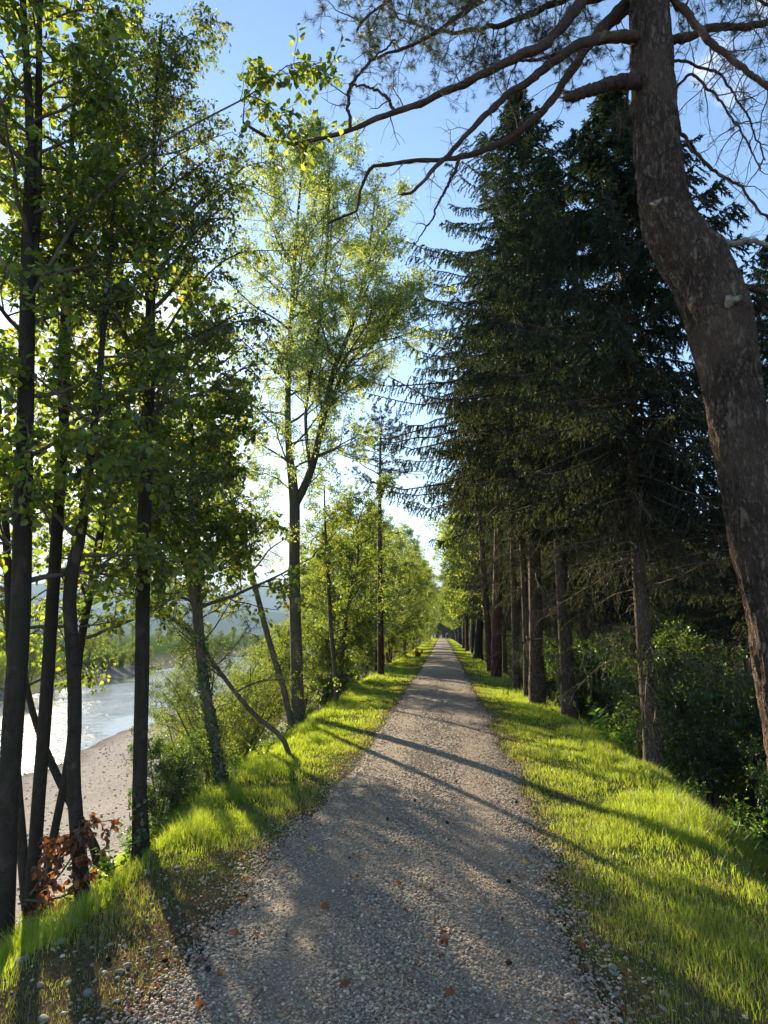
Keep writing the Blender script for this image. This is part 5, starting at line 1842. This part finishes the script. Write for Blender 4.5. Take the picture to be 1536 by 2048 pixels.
# dead brown-leaved branch
rng = np.random.default_rng(3)
bb = P(60, 1800, 4.9)
bb[2] = hz1(bb[0], bb[1]) - 0.02
db = empty('dead_branch', bb, 'fallen branch covered in withered rust-brown leaves at the kinked trunk', 'branch')
mains = []
for pl in ([(60, 1790), (95, 1740), (130, 1690), (180, 1650), (225, 1640)], [(70, 1780), (110, 1760), (150, 1700), (160, 1640)], [(50, 1800), (90, 1800), (150, 1780), (200, 1700)],
           [(40, 1790), (50, 1820), (80, 1790), (100, 1830)], [(90, 1760), (100, 1700), (120, 1670)]):
    mains.append(spline(np.array([P(u, v, 4.75 + 0.05 * i_) for i_, (u, v) in enumerate(pl)]) - bb, 9))
mains = np.array(mains)
V, F = tubes(mains, np.full((len(mains), 1), 0.009) * np.linspace(1, 0.3, 9)[None], 5)
S, _, _, _ = level(rng, mains, 12, 0.1, 1.0, 0.6, lambda i, s: rng.uniform(0.05, 0.14, len(i)), 4, 0.4, (0, 0, -0.4))
V2, F2 = tubes(S, np.full((len(S), 1), 0.003) * np.ones((1, 4)), 3)
V3, F3 = foliage(rng, S, 9, 0.055, 0.6, 0.5, 0.004, flat=0.1)
mesh_obj('limb', [(V, F, 0), (V2, F2, 0)], [M['twig']], db)
mesh_obj('leaves', [(V3, F3, 0)], [M['dead_leaf']], db)

# foxed red flowering patch far along the left verge
rng = np.random.default_rng(6)
m = leaf_mat('red_bloom', [(0, (0.20, 0.06, 0.02)), (1, (0.30, 0.12, 0.03))], [(0, (0.4, 0.12, 0.03)), (1, (0.55, 0.25, 0.05))], 0.45, 0.02)
M['bloom'] = m
rp = Placer(broadleaf('red_leaved_shrub', '', 'shrub', multi([1.1, 1.3, 0.9, 1.2], 0.5, 61, 0.02), t0=0.1, n1=12, prof=[0.3, 0.5, 0.4], n2=5, n3=4, per=8, leaf=0.09, wd=0.6, mat='bloom', seed=44,
                      base=ORI, kseg=4, L3=0.15))
rp.put(gpx(836, 1285, 50)[0], 50, 0, 0.38, 'small rust-red shrub on the far left verge')

# driftwood on the pebble bar
rng = np.random.default_rng(10)
for i_, (u0, v0, u1, v1, w, lab) in enumerate(((385, 1588, 445, 1573, 0.05, 'bleached driftwood pole lying on the pebble bar nearer the slope'),
                                              (440, 1570, 520, 1545, 0.04, 'long thin driftwood pole on the pebble bar behind the willow bush'),
                                              (20, 1372, 60, 1368, 0.16, 'dark log stranded on the far bank beside the water'))):
    zz0 = -4.2 if i_ < 2 else -4.7
    a_ = G(u0, v0, zz0); b_ = G(u1, v1, zz0)
    q = spline(np.array([a_, (a_ + b_) / 2 + rng.normal(0, 0.06, 3), b_]), 12)
    q[:, 2] = hz(q[:, 0], q[:, 1]) + w * 0.8
    V, F = tubes(q - q[0], np.linspace(w, w * 0.6, 12), 7)
    o = mesh_obj('driftwood', [(V, F, 0)], [M['deadwood']], loc=q[0])
    tag(o, lab, 'driftwood')


# ------------------------------------------------------------------ two far walkers
def walker(x, y, label, top_col, leg_col, sc, seed):
    rng = np.random.default_rng(seed)
    joints = {'pelvis': (0, 0, 0.93), 'waist': (0, 0, 1.08), 'chest': (0, 0.01, 1.3), 'neck': (0, 0.01, 1.47), 'chin': (0, -0.01, 1.55), 'head': (0, -0.01, 1.66), 'top': (0, 0, 1.74),
              'hl': (-0.09, 0, 0.9), 'kl': (-0.10, -0.16, 0.5), 'al': (-0.10, -0.12, 0.08), 'tl': (-0.10, -0.26, 0.03),
              'hr': (0.09, 0, 0.9), 'kr': (0.10, 0.06, 0.49), 'ar': (0.10, 0.26, 0.13), 'tr': (0.10, 0.16, 0.03),
              'sl': (-0.18, 0.01, 1.40), 'el': (-0.24, 0.08, 1.13), 'wl': (-0.24, 0.0, 0.89), 'fl': (-0.24, -0.04, 0.80),
              'sr': (0.18, 0.01, 1.40), 'er': (0.24, -0.04, 1.13), 'wr': (0.23, -0.16, 0.92), 'fr': (0.23, -0.22, 0.84)}
    rads = dict(pelvis=.13, waist=.115, chest=.135, neck=.055, chin=.065, head=.10, top=.07, hl=.09, kl=.06, al=.04, tl=.035, hr=.09, kr=.06, ar=.04, tr=.035, sl=.06, el=.042, wl=.03, fl=.03, sr=.06, er=.042, wr=.03, fr=.03)
    edges = [('pelvis', 'waist'), ('waist', 'chest'), ('chest', 'neck'), ('neck', 'chin'), ('chin', 'head'), ('head', 'top'), ('pelvis', 'hl'), ('hl', 'kl'), ('kl', 'al'), ('al', 'tl'), ('pelvis', 'hr'), ('hr', 'kr'),
             ('kr', 'ar'), ('ar', 'tr'), ('chest', 'sl'), ('sl', 'el'), ('el', 'wl'), ('wl', 'fl'), ('chest', 'sr'), ('sr', 'er'), ('er', 'wr'), ('wr', 'fr')]
    keys = list(joints)
    root = empty('person', (x, y, hz1(x, y) + 0.04), label, 'person')
    root.scale = (sc, sc, sc)

    def skin(name, ks, grow_, mat):
        sub = [k_ for k_ in keys if k_ in ks]
        me = bpy.data.meshes.new(name)
        me.from_pydata([joints[k_] for k_ in sub], [(sub.index(a_), sub.index(b_)) for a_, b_ in edges if a_ in sub and b_ in sub], [])
        o = bpy.data.objects.new(name, me)
        COL.objects.link(o)
        md = o.modifiers.new('skin', 'SKIN')
        for i_, k_ in enumerate(sub):
            me.skin_vertices[0].data[i_].radius = (rads[k_] + grow_,) * 2
            me.skin_vertices[0].data[i_].use_root = (i_ == 0)
        sb = o.modifiers.new('sub', 'SUBSURF')
        sb.levels = 2; sb.render_levels = 2
        me.materials.append(mat)
        o.parent = root
        return o
    def fl(name, col):
        m_, t_, out_ = newmat(name)
        principled(t_, out_, col, 0.85)
        return m_
    skin('body', keys, 0.0, fl('skin_tone', (0.45, 0.27, 0.19)))
    skin('shirt', ['waist', 'chest', 'pelvis', 'sl', 'el', 'sr', 'er'], 0.018, fl('shirt_cloth', top_col))
    skin('trousers', ['pelvis', 'hl', 'kl', 'al', 'hr', 'kr', 'ar'], 0.016, fl('trouser_cloth', leg_col))
    # hair cap
    import bmesh
    me = bpy.data.meshes.new('hair')
    bm = bmesh.new()
    bmesh.ops.create_uvsphere(bm, u_segments=14, v_segments=9, radius=0.115)
    for vv in list(bm.verts):
        if vv.co.z < -0.03: bm.verts.remove(vv)
    bm.to_mesh(me); bm.free()
    me.materials.append(fl('hair_dark', (0.04, 0.025, 0.015)))
    o = bpy.data.objects.new('hair', me)
    COL.objects.link(o)
    o.parent = root
    o.location = (0, 0.01, 1.68)


p1 = gpx(894, 1268, 178)
walker(p1[0], 178, 'tiny distant walker in a pale lilac shirt at the far end of the path', (0.55, 0.48, 0.55), (0.03, 0.03, 0.04), 1.0, 1)
walker(gpx(889, 1268, 186)[0], 186, 'tiny distant walker in dark clothes beside the pale-shirted one', (0.04, 0.04, 0.05), (0.05, 0.05, 0.06), 1.0, 2)

# ------------------------------------------------------------------ haze
HAZE = 0.00017
if HAZE:
    import bmesh
    me = bpy.data.meshes.new('haze')
    bm = bmesh.new()
    bmesh.ops.create_cube(bm, size=1.0)
    bm.to_mesh(me); bm.free()
    o = bpy.data.objects.new('haze', me)
    COL.objects.link(o)
    o.scale = (14500, 8800, 480)
    o.location = (0, 3900, 480 / 2 - 16)
    m, t, out = newmat('haze_air')
    pv = t.nodes.new('ShaderNodeVolumePrincipled')
    pv.inputs['Color'].default_value = (0.58, 0.80, 1.0, 1)
    pv.inputs['Density'].default_value = HAZE
    pv.inputs['Anisotropy'].default_value = 0.0
    t.links.new(pv.outputs[0], out.inputs['Volume'])
    me.materials.append(m)
    tag(o, 'thin pale summer haze in the air over the valley', kind='stuff')
print('done', round(time.time() - T00, 1), 'objects', len(COL.objects))
